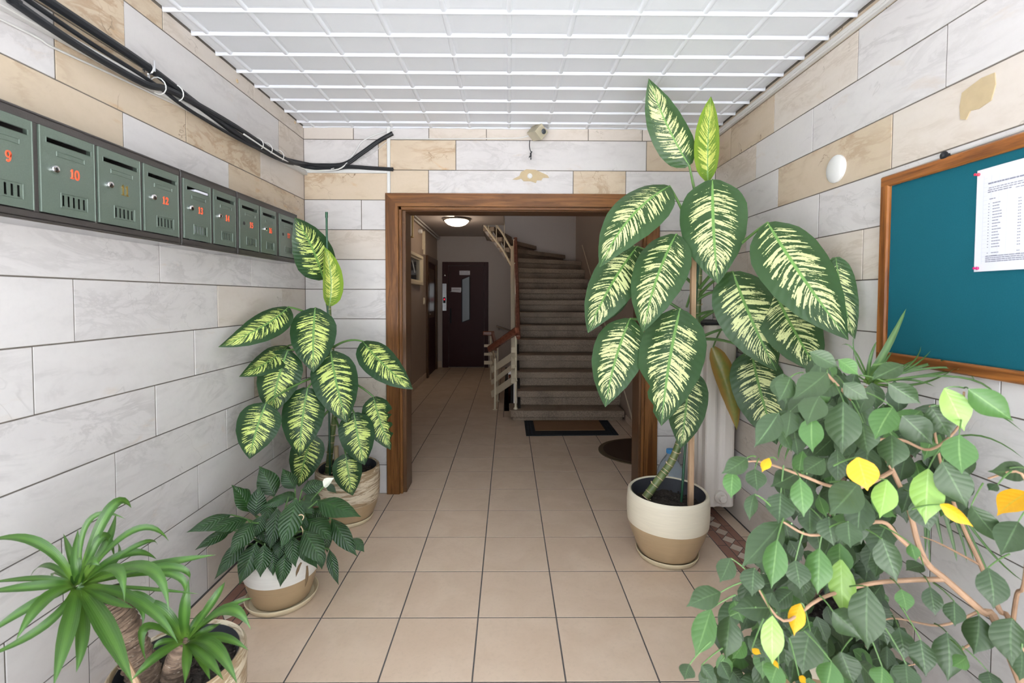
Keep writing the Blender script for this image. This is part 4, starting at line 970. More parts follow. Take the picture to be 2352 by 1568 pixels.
# ------------------------------------------------------------------ leaves
PROF = {'dief': [(0, .22), (.04, .52), (.12, .82), (.25, .98), (.38, 1), (.55, .92), (.72, .70), (.86, .40), (.95, .15), (1, 0)],
        'spath': [(0, .04), (.08, .36), (.22, .84), (.38, 1), (.55, .90), (.72, .60), (.84, .32), (.93, .11), (1, 0)],
        'fig': [(0, .05), (.08, .40), (.22, .80), (.40, 1), (.56, .95), (.70, .72), (.79, .44), (.86, .20), (.93, .08), (1, 0)],
        'strap': [(0, .55), (.1, .62), (.3, .86), (.48, 1), (.65, .86), (.8, .55), (.92, .22), (1, 0)],
        'thin': [(0, .8), (.2, 1), (.6, .8), (.9, .35), (1, 0)]}
def prof(p, t):
    P = PROF[p]
    for (a, x), (b, y) in zip(P[:-1], P[1:]):
        if t <= b: f = (t - a) / (b - a); f = f * f * (3 - 2 * f) * .3 + f * .7; return x + (y - x) * f
    return 0
def leaf(name, par, B, T, w, pf, mat, arch=.12, fold=.18, nrm=None, nt=14, ns=6, side=0.0, mid=None, wave=0.0, off=0.0, tear=None, seed=0):
    """one blade from its base B to its tip T; arch lifts the middle, fold drops the margins, side bends it sideways"""
    B, T = Vector(B), Vector(T); ln = (T - B).length; t0 = (T - B).normalized(); m_ = (B + T) / 2
    n = Vector(nrm) if nrm is not None else ((CAMPOS - m_).normalized() * .8 + Vector((0, 0, .45)))
    s0 = t0.cross(n).normalized(); n0 = s0.cross(t0).normalized()
    C = Vector(mid) if mid is not None else m_ + n0 * arch * ln + s0 * side * ln
    if mid is not None: C = C * 2 - m_
    rg = random.Random(seed); ph = rg.uniform(0, 6)
    vs_, uv, fs = [], [], []
    cl = bez(B, C, T, nt)
    for i, p in enumerate(cl):
        t = i / nt; tg = (cl[min(i + 1, nt)] - cl[max(i - 1, 0)]).normalized()
        sd = tg.cross(n0); sd = s0 if sd.length < .2 else sd.normalized(); nn_ = sd.cross(tg).normalized()
        hw = prof(pf, t) * w / 2
        for k in range(ns + 1):
            u = -1 + 2 * k / ns; tr = 1.0
            if tear and u * tear[0] > 0 and tear[1] < t < tear[2]: tr = 1 - tear[3] * abs(u) * (.6 + .4 * sin(t * 90 + ph))
            x = (u + off * (1 - u * u)) * hw * tr
            z = -fold * abs(u) ** 1.4 * hw + wave * hw * sin(t * 9 + ph + (2 if u > 0 else 0)) * u * u - .06 * hw * math.exp(-(u / .12) ** 2)
            vs_.append(p + sd * x + nn_ * z); uv.append(((u + 1) / 2, t))
    for i in range(nt):
        for k in range(ns):
            a = i * (ns + 1) + k; fs.append((a, a + 1, a + ns + 2, a + ns + 1))
    base = WORLD_OFF.get(par, Vector()); me = bpy.data.meshes.new(name)
    me.from_pydata([v - base for v in vs_], [], fs); me.materials.append(mat)
    ul = me.uv_layers.new(name='UVMap'); lv = [0] * len(me.loops); me.loops.foreach_get('vertex_index', lv)
    ul.data.foreach_set('uv', [c for v in lv for c in uv[v]])
    me.polygons.foreach_set('use_smooth', [True] * len(me.polygons)); me.update()
    return link(name, me, None, par)
def petiole(par, S, B, r0=.008, r1=.005, lift=.06, mat=None, name='petiole', n=8):
    S, B = Vector(S), Vector(B); C = (S + B) / 2 + Vector((0, 0, lift))
    P = bez(S, C, B, n); return MB().tube(P, [r0 + (r1 - r0) * i / n for i in range(n + 1)], 7).build(name, mat or M_petiole, par, smooth=True)
def atc(x, y, Y, lo=-1.352, hi=1.375):
    """pixel to point at depth Y, brought nearer when it would lie inside a side wall"""
    p = at(x, y, Y)
    if p.x < lo: p = at(x, y, Y * lo / p.x)
    if p.x > hi: p = at(x, y, Y * hi / p.x)
    return p
def pot(name, root, c, outer_, inner_, soil_z, soil_r, mat):
    MB().lathe(outer_ + inner_, c, 48, None, True, False).build('pot', mat, root, smooth=True, sharp=60)
    k = len(inner_) - 1; MB().lathe([(r - .0015, z) for r, z in inner_[1:]], c, 48, None, False, False).build('lining', M_pot_in, root, smooth=True)
    q = MB(); nr, na = 7, 40; rg = random.Random(3); b = len(q.v); q.v.append(Vector(c) + Vector((0, 0, soil_z + .01)))
    for i in range(1, nr + 1):
        for a in range(na):
            r = soil_r * i / nr; q.v.append(Vector(c) + Vector((r * cos(2 * pi * a / na), r * sin(2 * pi * a / na), soil_z + rg.uniform(-.004, .008))))
    for a in range(na): q.f.append((0, 1 + a, 1 + (a + 1) % na))
    for i in range(nr - 1):
        for a in range(na): q.f.append((1 + i * na + a, 1 + i * na + (a + 1) % na, 1 + (i + 1) * na + (a + 1) % na, 1 + (i + 1) * na + a))
    for _ in range(120):
        a, r = rg.uniform(0, 2 * pi), soil_r * rg.uniform(.1, .97) ** .6; p = Vector(c) + Vector((r * cos(a), r * sin(a), soil_z + .006)); s = rg.uniform(.003, .007)
        q.box(p.x - s, p.x + s, p.y - s, p.y + s, p.z - s, p.z + s, s * .5)
    q.build('soil', M_soil, root, kind='stuff')
def saucer(root, c, r, h, m): MB().lathe([(r * .86, .0), (r * .93, .004), (r, h), (r * 1.005, h + .004), (r * .985, h + .006), (r * .93, h), (r * .88, .010), (.02, .009)], c, 44).build('saucer', m, root, smooth=True, sharp=60)
def ringed(root, px, r, Ys, rings, name='stem'):
    P = spline([atc(x, y, Y) for (x, y), Y in zip(px, Ys)], 6); o = MB().tube(P, [r * (1 - .35 * i / (len(P) - 1)) for i in range(len(P))], 12).build(name, M_cane, root, smooth=True)
    q = MB(); n = len(P)
    for k in range(rings):
        i = min(int((k + .5) / rings * (n - 1)), n - 2); d = (P[i + 1] - P[i]).normalized(); rr = r * (1 - .35 * i / (n - 1)); p = P[i]
        q.tube([p - d * .0016, p + d * .0016], rr * 1.07, 12)
        if k % 2 == 0: s = d.cross(Vector((0, 1, 0))).normalized() * (1 if k % 4 else -1); q.tube([p + s * rr * .8, p + s * (rr + .008) + d * .006], [.006, .002], 6)
    q.build('leaf_scar', M_scar, o, smooth=True); return P
def nearest(P, z): return min(P, key=lambda p: abs(p.z - z))
# ------------------------------------------------------------------ big dieffenbachia right of the doorway
c = (.838, 2.395, 0)
dr = empty('potted_dieffenbachia', c, 'tall variegated plant in cream and tan pot right of the doorway, reaching the ceiling', 'plant', 'variegated plants beside the doorway')
pot('pot', dr, c, [(.118, .016), (.135, .018), (.147, .035), (.168, .085), (.190, .140), (.203, .183), (.2045, .19), (.207, .22), (.208, .28), (.205, .325), (.203, .338)],
    [(.195, .345), (.186, .340), (.182, .30), (.176, .25)], .268, .178, potmat('cream_over_tan_glaze', .187))
saucer(dr, c, .158, .026, M_saucer)
stemR = ringed(dr, [(1483, 1142), (1515, 1098), (1542, 1060), (1562, 1010), (1583, 930), (1597, 820), (1603, 700), (1606, 600), (1604, 500), (1600, 430)], .021, [2.40, 2.41, 2.42, 2.42, 2.43, 2.43, 2.43, 2.42, 2.41, 2.40], 30)
def stake(root, a, b, Y0_, Y1_, w, m, nm, rnd=False):
    p, q = at(*a, Y0_), at(*b, Y1_)
    o = (MB().tube([p, q], w / 2, 10) if rnd else MB().beam(p, q, w, w, (0, 1, 0), .001)).build(nm, m, root, smooth=rnd)
    return o
stake(dr, (1586, 1162), (1593, 560), 2.335, 2.34, .024, M_stake_w, 'wooden_stake'); stake(dr, (1565, 1152), (1607, 560), 2.38, 2.40, .013, M_stake_g, 'green_stake', True)
# (base, tip, width px, depth base, depth tip, arch, fold, side, material, stem pixel height)
DR = [((1583, 380), (1490, 180), 86, 2.38, 2.34, .03, .35, -.06, 0, 440), ((1537, 427), (1377, 614), 118, 2.22, 2.04, .16, .3, .10, 0, 560), ((1637, 412), (1649, 652), 146, 2.22, 2.10, .12, .25, .03, 0, 520),
      ((1764, 511), (1949, 781), 150, 1.96, 1.66, .14, .3, .06, 0, 640), ((1553, 538), (1477, 763), 122, 2.20, 2.06, .12, .25, .06, 0, 640), ((1463, 566), (1350, 765), 112, 2.34, 2.22, .10, .2, .05, 0, 640),
      ((1432, 650), (1380, 742), 60, 2.55, 2.52, .08, .2, .0, 0, 700), ((1447, 732), (1390, 935), 118, 2.21, 2.10, .12, .25, .05, 0, 760), ((1562, 710), (1519, 978), 148, 2.12, 2.0, .12, .3, .03, 0, 740),
      ((1582, 850), (1563, 1030), 92, 2.27, 2.20, .05, .25, -.03, 0, 830), ((1684, 624), (1784, 852), 136, 2.18, 2.06, .12, .25, .06, 0, 660), ((1776, 660), (1886, 862), 126, 2.14, 1.88, .08, .25, .05, 0, 700),
      ((1726, 806), (1784, 1021), 118, 2.38, 2.26, .05, .2, .04, 0, 760), ((1920, 590), (1964, 779), 62, 1.82, 1.75, .06, .2, .05, 0, None)]
stemfix = {}
for i, (b, t, w, yb, yt, ar, fo, si, mi, sy) in enumerate(DR):
    B, Tp = atc(*b, yb), atc(*t, yt)
    tear = {8: (1, .55, .9, .35)}.get(i)
    o = leaf('leaf', dr, B, Tp, w * (yb + yt) / 2 / F, 'dief', M_dief, ar, fo, side=si, wave=.05, ns=10, nt=20, seed=i, tear=tear)
    if sy:
        S = min(stemR, key=lambda p: abs((CY - (CM @ (p - CAMPOS)).z / (CM @ (p - CAMPOS)).y * F) - (sy + 30)))
        petiole(o, S, B, .009, .0055, .05 if i != 0 else .0)
o = leaf('young_leaf', dr, at(1626, 416, 2.40), at(1633, 221, 2.38), 52 * 2.4 / F, 'dief', M_dief_new, .02, -1.5, side=-.03, ns=10, nt=18, nrm=(-.5, -1, 0))
o['label'] = 'half-unrolled yellow-green young leaf'; petiole(o, at(1606, 540, 2.41), at(1626, 416, 2.40), .01, .008, 0)
o = leaf('withered_leaf', dr, at(1638, 797, 2.50), at(1692, 988, 2.50), 46 * 2.5 / F, 'dief', M_dief_old, .05, .5, side=-.10, wave=.12, ns=10, nt=18); o['label'] = 'withered olive-brown drooping leaf'
petiole(o, at(1660, 752, 2.46), at(1638, 797, 2.50), .005, .004, .02); petiole(dr, nearest(stemR, at(1600, 770, 2.43).z), at(1680, 752, 2.40), .009, .006, .02)
for x0, y0, x1, y1 in ((1600, 690, 1650, 668), (1600, 725, 1655, 715), (1597, 655, 1577, 705)): petiole(dr, at(x0, y0, 2.42), at(x1, y1, 2.36), .009, .006, .02)
# ------------------------------------------------------------------ smaller dieffenbachia left of the doorway
pcx = at(799, 1068, 2.80); c = (pcx.x, 2.80, 0)
dl = empty('potted_dieffenbachia', c, 'smaller variegated plant in brushed cream pot left of the doorway under the mailboxes', 'plant', 'variegated plants beside the doorway')
pot('pot', dl, c, [(.120, .016), (.135, .018), (.150, .04), (.168, .085), (.180, .125), (.184, .132), (.186, .18), (.188, .25), (.186, .31), (.184, .322)], [(.176, .328), (.168, .322), (.164, .29), (.16, .26)], .272, .162, potmat('brushed_cream_over_tan_glaze', .130, (.60, .51, .38), brushed=True))
saucer(dl, c, .150, .024, M_saucer)
stemL = ringed(dl, [(753, 1092), (758, 1040), (764, 990), (770, 940), (768, 880), (762, 800), (757, 740), (755, 700)], .019, [2.78, 2.78, 2.78, 2.77, 2.76, 2.75, 2.75, 2.75], 16)
MB().tube([at(773, 1060, 2.80), at(772, 1024, 2.80)], .014, 10).build('cut_stub', M_scar, dl, smooth=True)
stake(dl, (758, 1090), (750, 489), 2.74, 2.74, .012, M_stake_g, 'green_stake', True)
MB().tube([at(750, 500, 2.74), at(750, 487, 2.74)], .008, 10).build('stake_cap', M_stake_g, dl, smooth=True)
DL = [((743, 642), (677, 499), 92, 2.78, 2.60, .06, .25, .08, 740), ((662, 705), (501, 797), 72, 2.46, 2.13, .14, .3, -.16, 760), ((724, 707), (720, 855), 100, 2.55, 2.45, .12, .25, .03, 760),
      ((661, 794), (549, 865), 62, 2.55, 2.26, .12, .25, -.14, 800), ((661, 804), (624, 954), 94, 2.47, 2.38, .10, .25, .06, 820), ((760, 806), (797, 971), 102, 2.58, 2.50, .12, .25, .05, 830),
      ((834, 784), (949, 894), 78, 2.70, 2.60, .12, .25, .10, 800), ((858, 911), (897, 1033), 70, 2.72, 2.66, .10, .25, .05, 870), ((611, 926), (573, 1054), 93, 2.24, 2.16, .10, .25, .05, 860),
      ((707, 890), (688, 1049), 92, 2.50, 2.42, .10, .25, .04, 850), ((718, 998), (686, 1118), 74, 2.56, 2.52, .06, .25, .04, 930), ((813, 947), (838, 1068), 80, 2.60, 2.54, .08, .25, .04, 900), ((794, 1042), (810, 1138), 66, 2.58, 2.54, .06, .25, .03, 960)]
for i, (b, t, w, yb, yt, ar, fo, si, sy) in enumerate(DL):
    B, Tp = atc(*b, yb), atc(*t, yt); tear = {7: (-1, .3, .95, .55)}.get(i)
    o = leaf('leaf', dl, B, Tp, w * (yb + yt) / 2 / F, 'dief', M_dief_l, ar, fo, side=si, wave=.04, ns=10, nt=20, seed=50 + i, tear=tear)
    S = min(stemL, key=lambda p: abs((CY - (CM @ (p - CAMPOS)).z / (CM @ (p - CAMPOS)).y * F) - sy)); petiole(o, S, B, .008, .005, .05 if i else 0)
o = leaf('young_leaf', dl, at(756, 702, 2.72), at(745, 566, 2.72), 44 * 2.72 / F, 'dief', M_dief_new, .05, -1.2, side=.12, ns=10, nt=16, nrm=(.6, -1, 0)); o['label'] = 'light green half-unrolled young leaf'

# ------------------------------------------------------------------ peace lily in front of it
c = (-1.012, 2.05, 0)
sp = empty('potted_peace_lily', c, 'bushy dark green peace lily in a white and tan pot on the left floor', 'plant')
pot('pot', sp, c, [(.100, .016), (.118, .018), (.126, .04), (.139, .085), (.150, .125), (.152, .130), (.156, .17), (.158, .22), (.156, .245)], [(.150, .250), (.144, .246), (.140, .22), (.137, .20)], .21, .138, potmat('white_over_tan_glaze', .128, (.78, .76, .71)))
saucer(sp, c, .150, .024, M_saucer)
Zs = 3.92
SPL = [((900, 390), (765, 115), 175, 2.12, 2.16), ((1090, 320), (975, 138), 125, 2.14, 2.18), ((690, 530), (515, 284), 135, 2.04, 1.98), ((730, 570), (772, 288), 145, 2.02, 2.06), ((510, 555), (108, 716), 125, 1.98, 1.86),
       ((660, 600), (290, 708), 125, 1.96, 1.82), ((515, 690), (184, 876), 100, 1.96, 1.84), ((640, 760), (360, 1142), 125, 1.92, 1.80), ((705, 625), (490, 930), 150, 1.93, 1.80), ((740, 810), (585, 1190), 175, 1.90, 1.82),
       ((815, 825), (775, 1122), 135, 1.90, 1.84), ((895, 880), (890, 1108), 105, 1.91, 1.86), ((1005, 905), (955, 1208), 125, 1.90, 1.84), ((1100, 410), (965, 872), 195, 1.95, 1.80), ((925, 500), (862, 872), 140, 1.97, 1.86),
       ((1060, 740), (1096, 1032), 120, 1.92, 1.85), ((1130, 800), (1292, 1042), 125, 1.92, 1.84), ((1170, 700), (1352, 1012), 185, 1.90, 1.80), ((1195, 590), (1420, 792), 185, 2.02, 1.94), ((1290, 430), (1686, 576), 175, 2.02, 1.92),
       ((1420, 590), (1650, 932), 145, 2.04, 1.96), ((1600, 770), (1712, 892), 95, 2.02, 1.98), ((1400, 870), (1482, 1190), 88, 1.98, 1.92), ((1150, 330), (1372, 262), 140, 2.16, 2.2), ((1375, 275), (1462, 362), 60, 2.18, 2.16),
       ((1140, 430), (1245, 552), 105, 2.04, 2.0), ((1030, 395), (790, 492), 95, 2.02, 1.98), ((1090, 405), (935, 378), 100, 2.06, 2.08), ((690, 385), (600, 318), 70, 2.08, 2.06), ((1180, 560), (1060, 760), 130, 2.0, 1.95),
       ((870, 690), (900, 880), 110, 1.98, 1.93), ((760, 650), (830, 820), 110, 2.0, 1.95), ((1300, 860), (1330, 1050), 90, 1.93, 1.88), ((620, 830), (470, 1020), 110, 1.94, 1.88), ((1240, 500), (1400, 600), 130, 2.1, 2.05), ((1360, 640), (1380, 900), 110, 2.03, 1.99), ((1130, 480), (1250, 620), 140, 2.08, 2.02), ((800, 560), (700, 780), 120, 1.98, 1.92), ((980, 600), (1010, 820), 120, 1.99, 1.9), ((860, 420), (820, 620), 130, 2.08, 2.0), ((1050, 520), (1180, 690), 130, 2.04, 1.96), ((700, 620), (560, 780), 120, 2.0, 1.92), ((1260, 720), (1290, 900), 110, 2.0, 1.93), ((960, 780), (940, 960), 110, 1.94, 1.88), ((740, 900), (690, 1060), 100, 1.93, 1.88), ((1180, 380), (1330, 480), 120, 2.12, 2.08), ((560, 620), (400, 760), 90, 2.02, 1.96)]
crown = Vector((c[0], c[1], .215))
for i, (b, t, w, yb, yt) in enumerate(SPL):
    f = lambda p, Y: atc(400 + p[0] / Zs, 1040 + p[1] / Zs, Y)
    B, Tp = f(b, yb), f(t, yt)
    o = leaf('leaf', sp, B, Tp, w * 1.12 / Zs * (yb + yt) / 2 / F, 'spath', M_spath, .14, .32, side=random.Random(i).uniform(-.06, .06), wave=.07, ns=6, nt=12, seed=100 + i)
    a = random.Random(i).uniform(0, 6.28); S = crown + Vector((.06 * cos(a), .06 * sin(a), 0)); petiole(o, S, B, .0045, .003, .04, n=6)
fl = lambda x, y, Y: at(400 + x / Zs, 1040 + y / Zs, Y)
o = leaf('white_flower', sp, fl(1345, 300, 2.1), fl(1440, 222, 2.1), .042, 'spath', plain('white_spathe', (.78, .80, .66), .4), .1, -.5, ns=6, nt=10); petiole(o, crown, fl(1345, 300, 2.1), .0035, .0025, .05)
for b, t, w, s in (((1145, 985), (1097, 1118), 44, .15), ((1195, 1015), (1176, 1212), 46, -.1)):
    o = leaf('dry_leaf', sp, fl(*b, 1.86), fl(*t, 1.84), w * .6 / Zs * 1.85 / F, 'strap', M_brown_leaf, .05, 1.2, side=s, wave=.3); o['label'] = 'dry brown hanging leaf'
MB().tube(spline([fl(1122, 560, 1.9), fl(1150, 556, 1.9), fl(1166, 580, 1.9), fl(1135, 640, 1.9), fl(1160, 700, 1.9), fl(1150, 780, 1.95)], 5), .0022, 6).build('dry_tendril', M_scar, sp, smooth=True)

# ------------------------------------------------------------------ yucca in the near left corner
c = (-.912, 1.265, 0)
yu = empty('potted_yucca', c, 'two-stemmed yucca with strappy leaves in a cream pot, near left corner of the photo', 'plant')
pot('pot', yu, c, [(.110, .0), (.125, .004), (.140, .06), (.155, .14), (.162, .22), (.164, .30), (.163, .335)], [(.155, .345), (.146, .338), (.143, .31), (.140, .29)], .292, .142, potmat('brushed_cream_glaze', .10, (.62, .54, .40), brushed=True))
Z8 = 2.735
g8 = lambda x, y, Y: atc(x / Z8, 1050 + y / Z8, Y, -1.360)
tk = spline([at(352, 1590, 1.24), at(318, 1520, 1.24), at(288, 1450, 1.23), at(262, 1405, 1.22), at(246, 1368, 1.21)], 5)
t1 = MB().tube(tk, [.036 + .003 * sin(i * 2.1) for i in range(len(tk))], 16).build('trunk', M_trunk_bark, yu, smooth=True)
q = MB()
for i in range(2, len(tk) - 1):
    d = (tk[i] - tk[i - 1]).normalized(); q.tube([tk[i] - d * .002, tk[i] + d * .002], .0395, 16)
q.build('bark_ring', M_trunk_bark, t1, smooth=True)
MB().lathe([(.041, 0), (.038, .004), (.02, .001), (.003, .0)], (0, 0, 0), 16).build('cut_top', M_soil, t1)
ct = t1.children[-1]
for v in ct.data.vertices: v.co = (Vector((0, 0, 1)).rotation_difference((tk[-1] - tk[-2]).normalized()).to_matrix() @ (v.co + Vector(c))) + tk[-1] - Vector(c)
sn = spline([at(400, 1580, 1.24), at(405, 1530, 1.24), at(415, 1495, 1.23), at(424, 1475, 1.22)], 4); MB().tube(sn, [.034, .034, .034, .033, .032, .031, .03, .028, .025, .022, .018, .014, .012][:len(sn)], 14).build('trunk', M_trunk_bark, yu, smooth=True)
MB().tube([tk[-4], at(215, 1355, 1.20), at(183, 1342, 1.19)], [.022, .018, .012], 10).build('shoot', M_petiole, yu, smooth=True)
stk = MB().tube([at(330, 1600, 1.17), at(284, 1512, 1.17)], .008, 8).build('wooden_stake', M_stake_w, yu)
Y1 = [((0, 512), (230, 535), 62, 1.16), ((-10, 770), (250, 762), 40, 1.15), ((-30, 830), (230, 810), 62, 1.10), ((-10, 1118), (210, 925), 66, 1.05), ((100, 1150), (290, 890), 80, 1.0), ((-10, 1240), (290, 1050), 60, 1.06), ((335, 1440), (430, 1070), 92, .98),
      ((478, 1352), (520, 1090), 72, 1.02), ((835, 1425), (660, 1060), 100, .98), ((826, 318), (690, 330), 74, 1.3), ((790, 388), (560, 400), 40, 1.25), ((398, 478), (445, 620), 40, 1.24), ((490, 450), (478, 640), 60, 1.22), ((1062, 527), (840, 460), 50, 1.26),
      ((990, 552), (860, 555), 40, 1.3), ((1358, 612), (980, 680), 62, 1.22), ((985, 640), (780, 610), 60, 1.27), ((1192, 782), (1040, 690), 54, 1.2), ((1060, 972), (905, 690), 74, 1.06), ((782, 912), (720, 700), 66, 1.06), ((842, 946), (690, 900), 50, 1.05),
      ((1255, 858), (900, 825), 26, 1.14), ((190, 752), (300, 680), 40, 1.26), ((728, 350), (660, 560), 56, 1.28), ((1142, 912), (1060, 730), 50, 1.18), ((1120, 1172), (860, 900), 66, 1.05), ((720, 640), (640, 500), 60, 1.26), ((640, 690), (560, 660), 60, 1.14), ((890, 1060), (830, 900), 40, 1.08), ((330, 760), (360, 720), 44, 1.28), ((100, 960), (270, 900), 50, 1.1), ((735, 530), (720, 660), 30, 1.3)]
Y2 = [((1186, 760), (1160, 960), 70, 1.2), ((1415, 778), (1340, 900), 56, 1.24), ((1588, 884), (1400, 960), 46, 1.2), ((1578, 1084), (1420, 960), 80, 1.12), ((1562, 1212), (1380, 1130), 56, 1.12), ((1492, 1425), (1340, 1190), 80, 1.05), ((1405, 1400), (1270, 1230), 72, 1.04), ((1160, 1425), (1175, 1270), 56, 1.03),
      ((822, 1405), (1000, 1240), 66, 1.06), ((920, 1292), (915, 1070), 60, 1.12), ((852, 918), (1010, 960), 80, 1.2), ((805, 850), (930, 910), 60, 1.2), ((1280, 950), (1220, 1040), 40, 1.25), ((1320, 1400), (1260, 1260), 50, 1.06), ((960, 1210), (1020, 1160), 40, 1.16), ((1390, 1040), (1290, 1090), 44, 1.24)]
for (cx, cy), Yc, LS in (((490, 800), 1.19, Y1), ((1165, 1150), 1.21, Y2)):
    for i, (t, m_, w, yt) in enumerate(LS):
        a = math.atan2(t[1] - cy, t[0] - cx); B = g8(cx + 22 * cos(a), cy + 22 * sin(a), Yc); Tp = g8(t[0] - (110 if t[0] <= 0 else 0), t[1] + (25 if t[0] <= 0 else 0), yt); Mi = g8(*m_, (Yc + yt) / 2 - .02)
        leaf('leaf', yu, B, Tp, w / Z8 * 1.12 / F, 'strap', M_yucca, fold=-.35, mid=Mi, nt=14, ns=4, seed=200 + i)
for i in range(9): leaf('leaf', yu, g8(490, 800, 1.19), g8(490 + 40 * cos(i * .7), 760 + 20 * sin(i * .7) - 40, 1.19), .02, 'strap', M_yucca, .1, -.4, nt=6, ns=4)

# ------------------------------------------------------------------ dracaena by the right wall
c = (1.06, 1.62, 0)
da = empty('potted_dracaena', c, 'thin-leaved dracaena below the notice board, mostly hidden behind the weeping fig', 'plant')
pot('pot', da, c, [(.105, 0), (.125, .004), (.142, .10), (.152, .20), (.156, .28)], [(.150, .288), (.142, .282), (.139, .25)], .255, .138, potmat('cream_glaze', .09))
can = spline([(1.06, 1.62, .25), (1.12, 1.60, .5), (1.16, 1.56, .8), at(1985, 885, 1.56)], 5); MB().tube(can, .013, 8).build('cane', M_trunk_bark, da, smooth=True)
can2 = spline([(1.04, 1.60, .25), (1.10, 1.52, .45), at(2090, 1040, 1.42)], 5); MB().tube(can2, .011, 8).build('cane', M_trunk_bark, da, smooth=True)
Zf = 1.8067
g1 = lambda x, y, Y: atc(1550 + x / Zf, 700 + y / Zf, Y, hi=1.365)
DT = [((960, 15), (880, 180), 34), ((838, 150), (810, 230), 18), ((690, 168), (745, 190), 9), ((742, 125), (752, 220), 9), ((1122, 228), (1010, 260), 20), ((1062, 190), (960, 270), 14), ((1182, 265), (1060, 290), 16), ((1345, 412), (1180, 300), 12), ((1022, 170), (960, 260), 12), ((1165, 262), (1000, 330), 14), ((690, 230), (740, 280), 9), ((905, 190), (840, 280), 22), ((860, 260), (830, 300), 18), ((1250, 320), (1100, 260), 12), ((1080, 340), (960, 310), 14), ((990, 230), (900, 280), 16)]
for i, (t, m_, w) in enumerate(DT):
    B = g1(795 + (i % 4) * 6, 325, 1.56); leaf('leaf', da, B, g1(*t, 1.45 if t[0] > 1000 else 1.55), w * .9 / Zf * 1.5 / F, 'thin', M_drac, fold=-.3, mid=g1(*m_, 1.52), nt=10, ns=2)
DT2 = [((1450, 530), (1200, 430), 12), ((1450, 640), (1230, 540), 10), ((1115, 1010), (1080, 860), 18), ((1170, 1065), (1130, 900), 18), ((1212, 1070), (1160, 880), 14), ((1240, 1060), (1180, 900), 14), ((1450, 1150), (1250, 950), 12), ((1040, 1030), (1040, 880), 14), ((1350, 1250), (1230, 960), 10), ((1060, 1100), (1050, 900), 12), ((430, 640), (460, 560), 16), ((455, 650), (490, 570), 14), ((700, 700), (620, 620), 14)]
for i, (t, m_, w) in enumerate(DT2): leaf('leaf', da, g1(1040 if t[0] > 800 else 560, 620 if t[0] > 800 else 520, 1.42), g1(*t, 1.36), w / Zf * 1.4 / F, 'thin', M_drac, fold=-.3, mid=g1(*m_, 1.38), nt=10, ns=2)

# ------------------------------------------------------------------ weeping fig in the near right corner
c = (1.02, .80, 0)
fi = empty('potted_weeping_fig', c, 'bushy weeping fig with small glossy leaves and a few yellow ones, near right corner', 'plant')
pot('pot', fi, c, [(.12, 0), (.14, .004), (.155, .1), (.165, .2), (.168, .30)], [(.160, .308), (.152, .302), (.149, .27)], .275, .148, potmat('tan_glaze', .0, (.42, .30, .18)))
def branch(pts, r0, r1, nm='branch'):
    P = spline([p if isinstance(p, Vector) else g1(*p) for p in pts], 5); n = len(P); MB().tube(P, [r0 + (r1 - r0) * i / (n - 1) for i in range(n)], 8).build(nm, M_twig, fi, smooth=True); return P
BR = []
BR += branch([Vector((1.02, .80, .27)), Vector((1.06, .86, .42)), (1340, 1330, 1.0), (1270, 1268, 1.02), (1120, 1135, 1.05), (1050, 1075, 1.06), (1008, 985, 1.07), (968, 832, 1.08), (910, 700, 1.10), (840, 560, 1.12), (800, 450, 1.12), (735, 395, 1.12), (630, 285, 1.10)], .0095, .003)
BR += branch([(1125, 1138, 1.05), (960, 1142, 1.06), (790, 1160, 1.05), (600, 1220, 1.02), (450, 1310, 1.0), (330, 1150, 1.0)], .006, .002)
BR += branch([(1052, 1075, 1.06), (930, 965, 1.04), (860, 900, 1.02), (700, 930, 1.0), (560, 955, .98), (450, 900, .97)], .0055, .002)
BR += branch([Vector((1.04, .84, .40)), (1400, 1340, 1.1), (1345, 1262, 1.14), (1270, 1080, 1.16), (1205, 940, 1.18), (1150, 800, 1.18), (1100, 640, 1.16), (1060, 420, 1.12)], .0075, .0025)
BR += branch([(835, 560, 1.12), (940, 560, 1.10), (1060, 600, 1.06), (1180, 500, 1.0), (1200, 360, .98)], .004, .002)
BR += branch([(900, 690, 1.10), (760, 760, 1.05), (640, 750, 1.02), (520, 705, 1.0), (350, 650, 1.05), (250, 660, 1.08)], .005, .0015)
BR += branch([(1400, 1340, 1.1), (1420, 1200, 1.05), (1448, 1160, 1.0), (1470, 900, .95), (1440, 700, .95), (1300, 720, 1.0)], .005, .002)
for pts in ([(1270, 1268, 1.02), (1100, 1330, 1.05), (900, 1300, 1.08), (780, 1350, 1.1)], [(1340, 1330, 1.0), (1150, 1450, 1.05), (950, 1500, 1.1)], [(1270, 1080, 1.16), (1100, 990, 1.2), (1020, 960, 1.2)], [(1340, 1330, 1.0), (1440, 1420, .95), (1470, 1500, .95)]): BR += branch(pts, .0035, .001, 'twig')
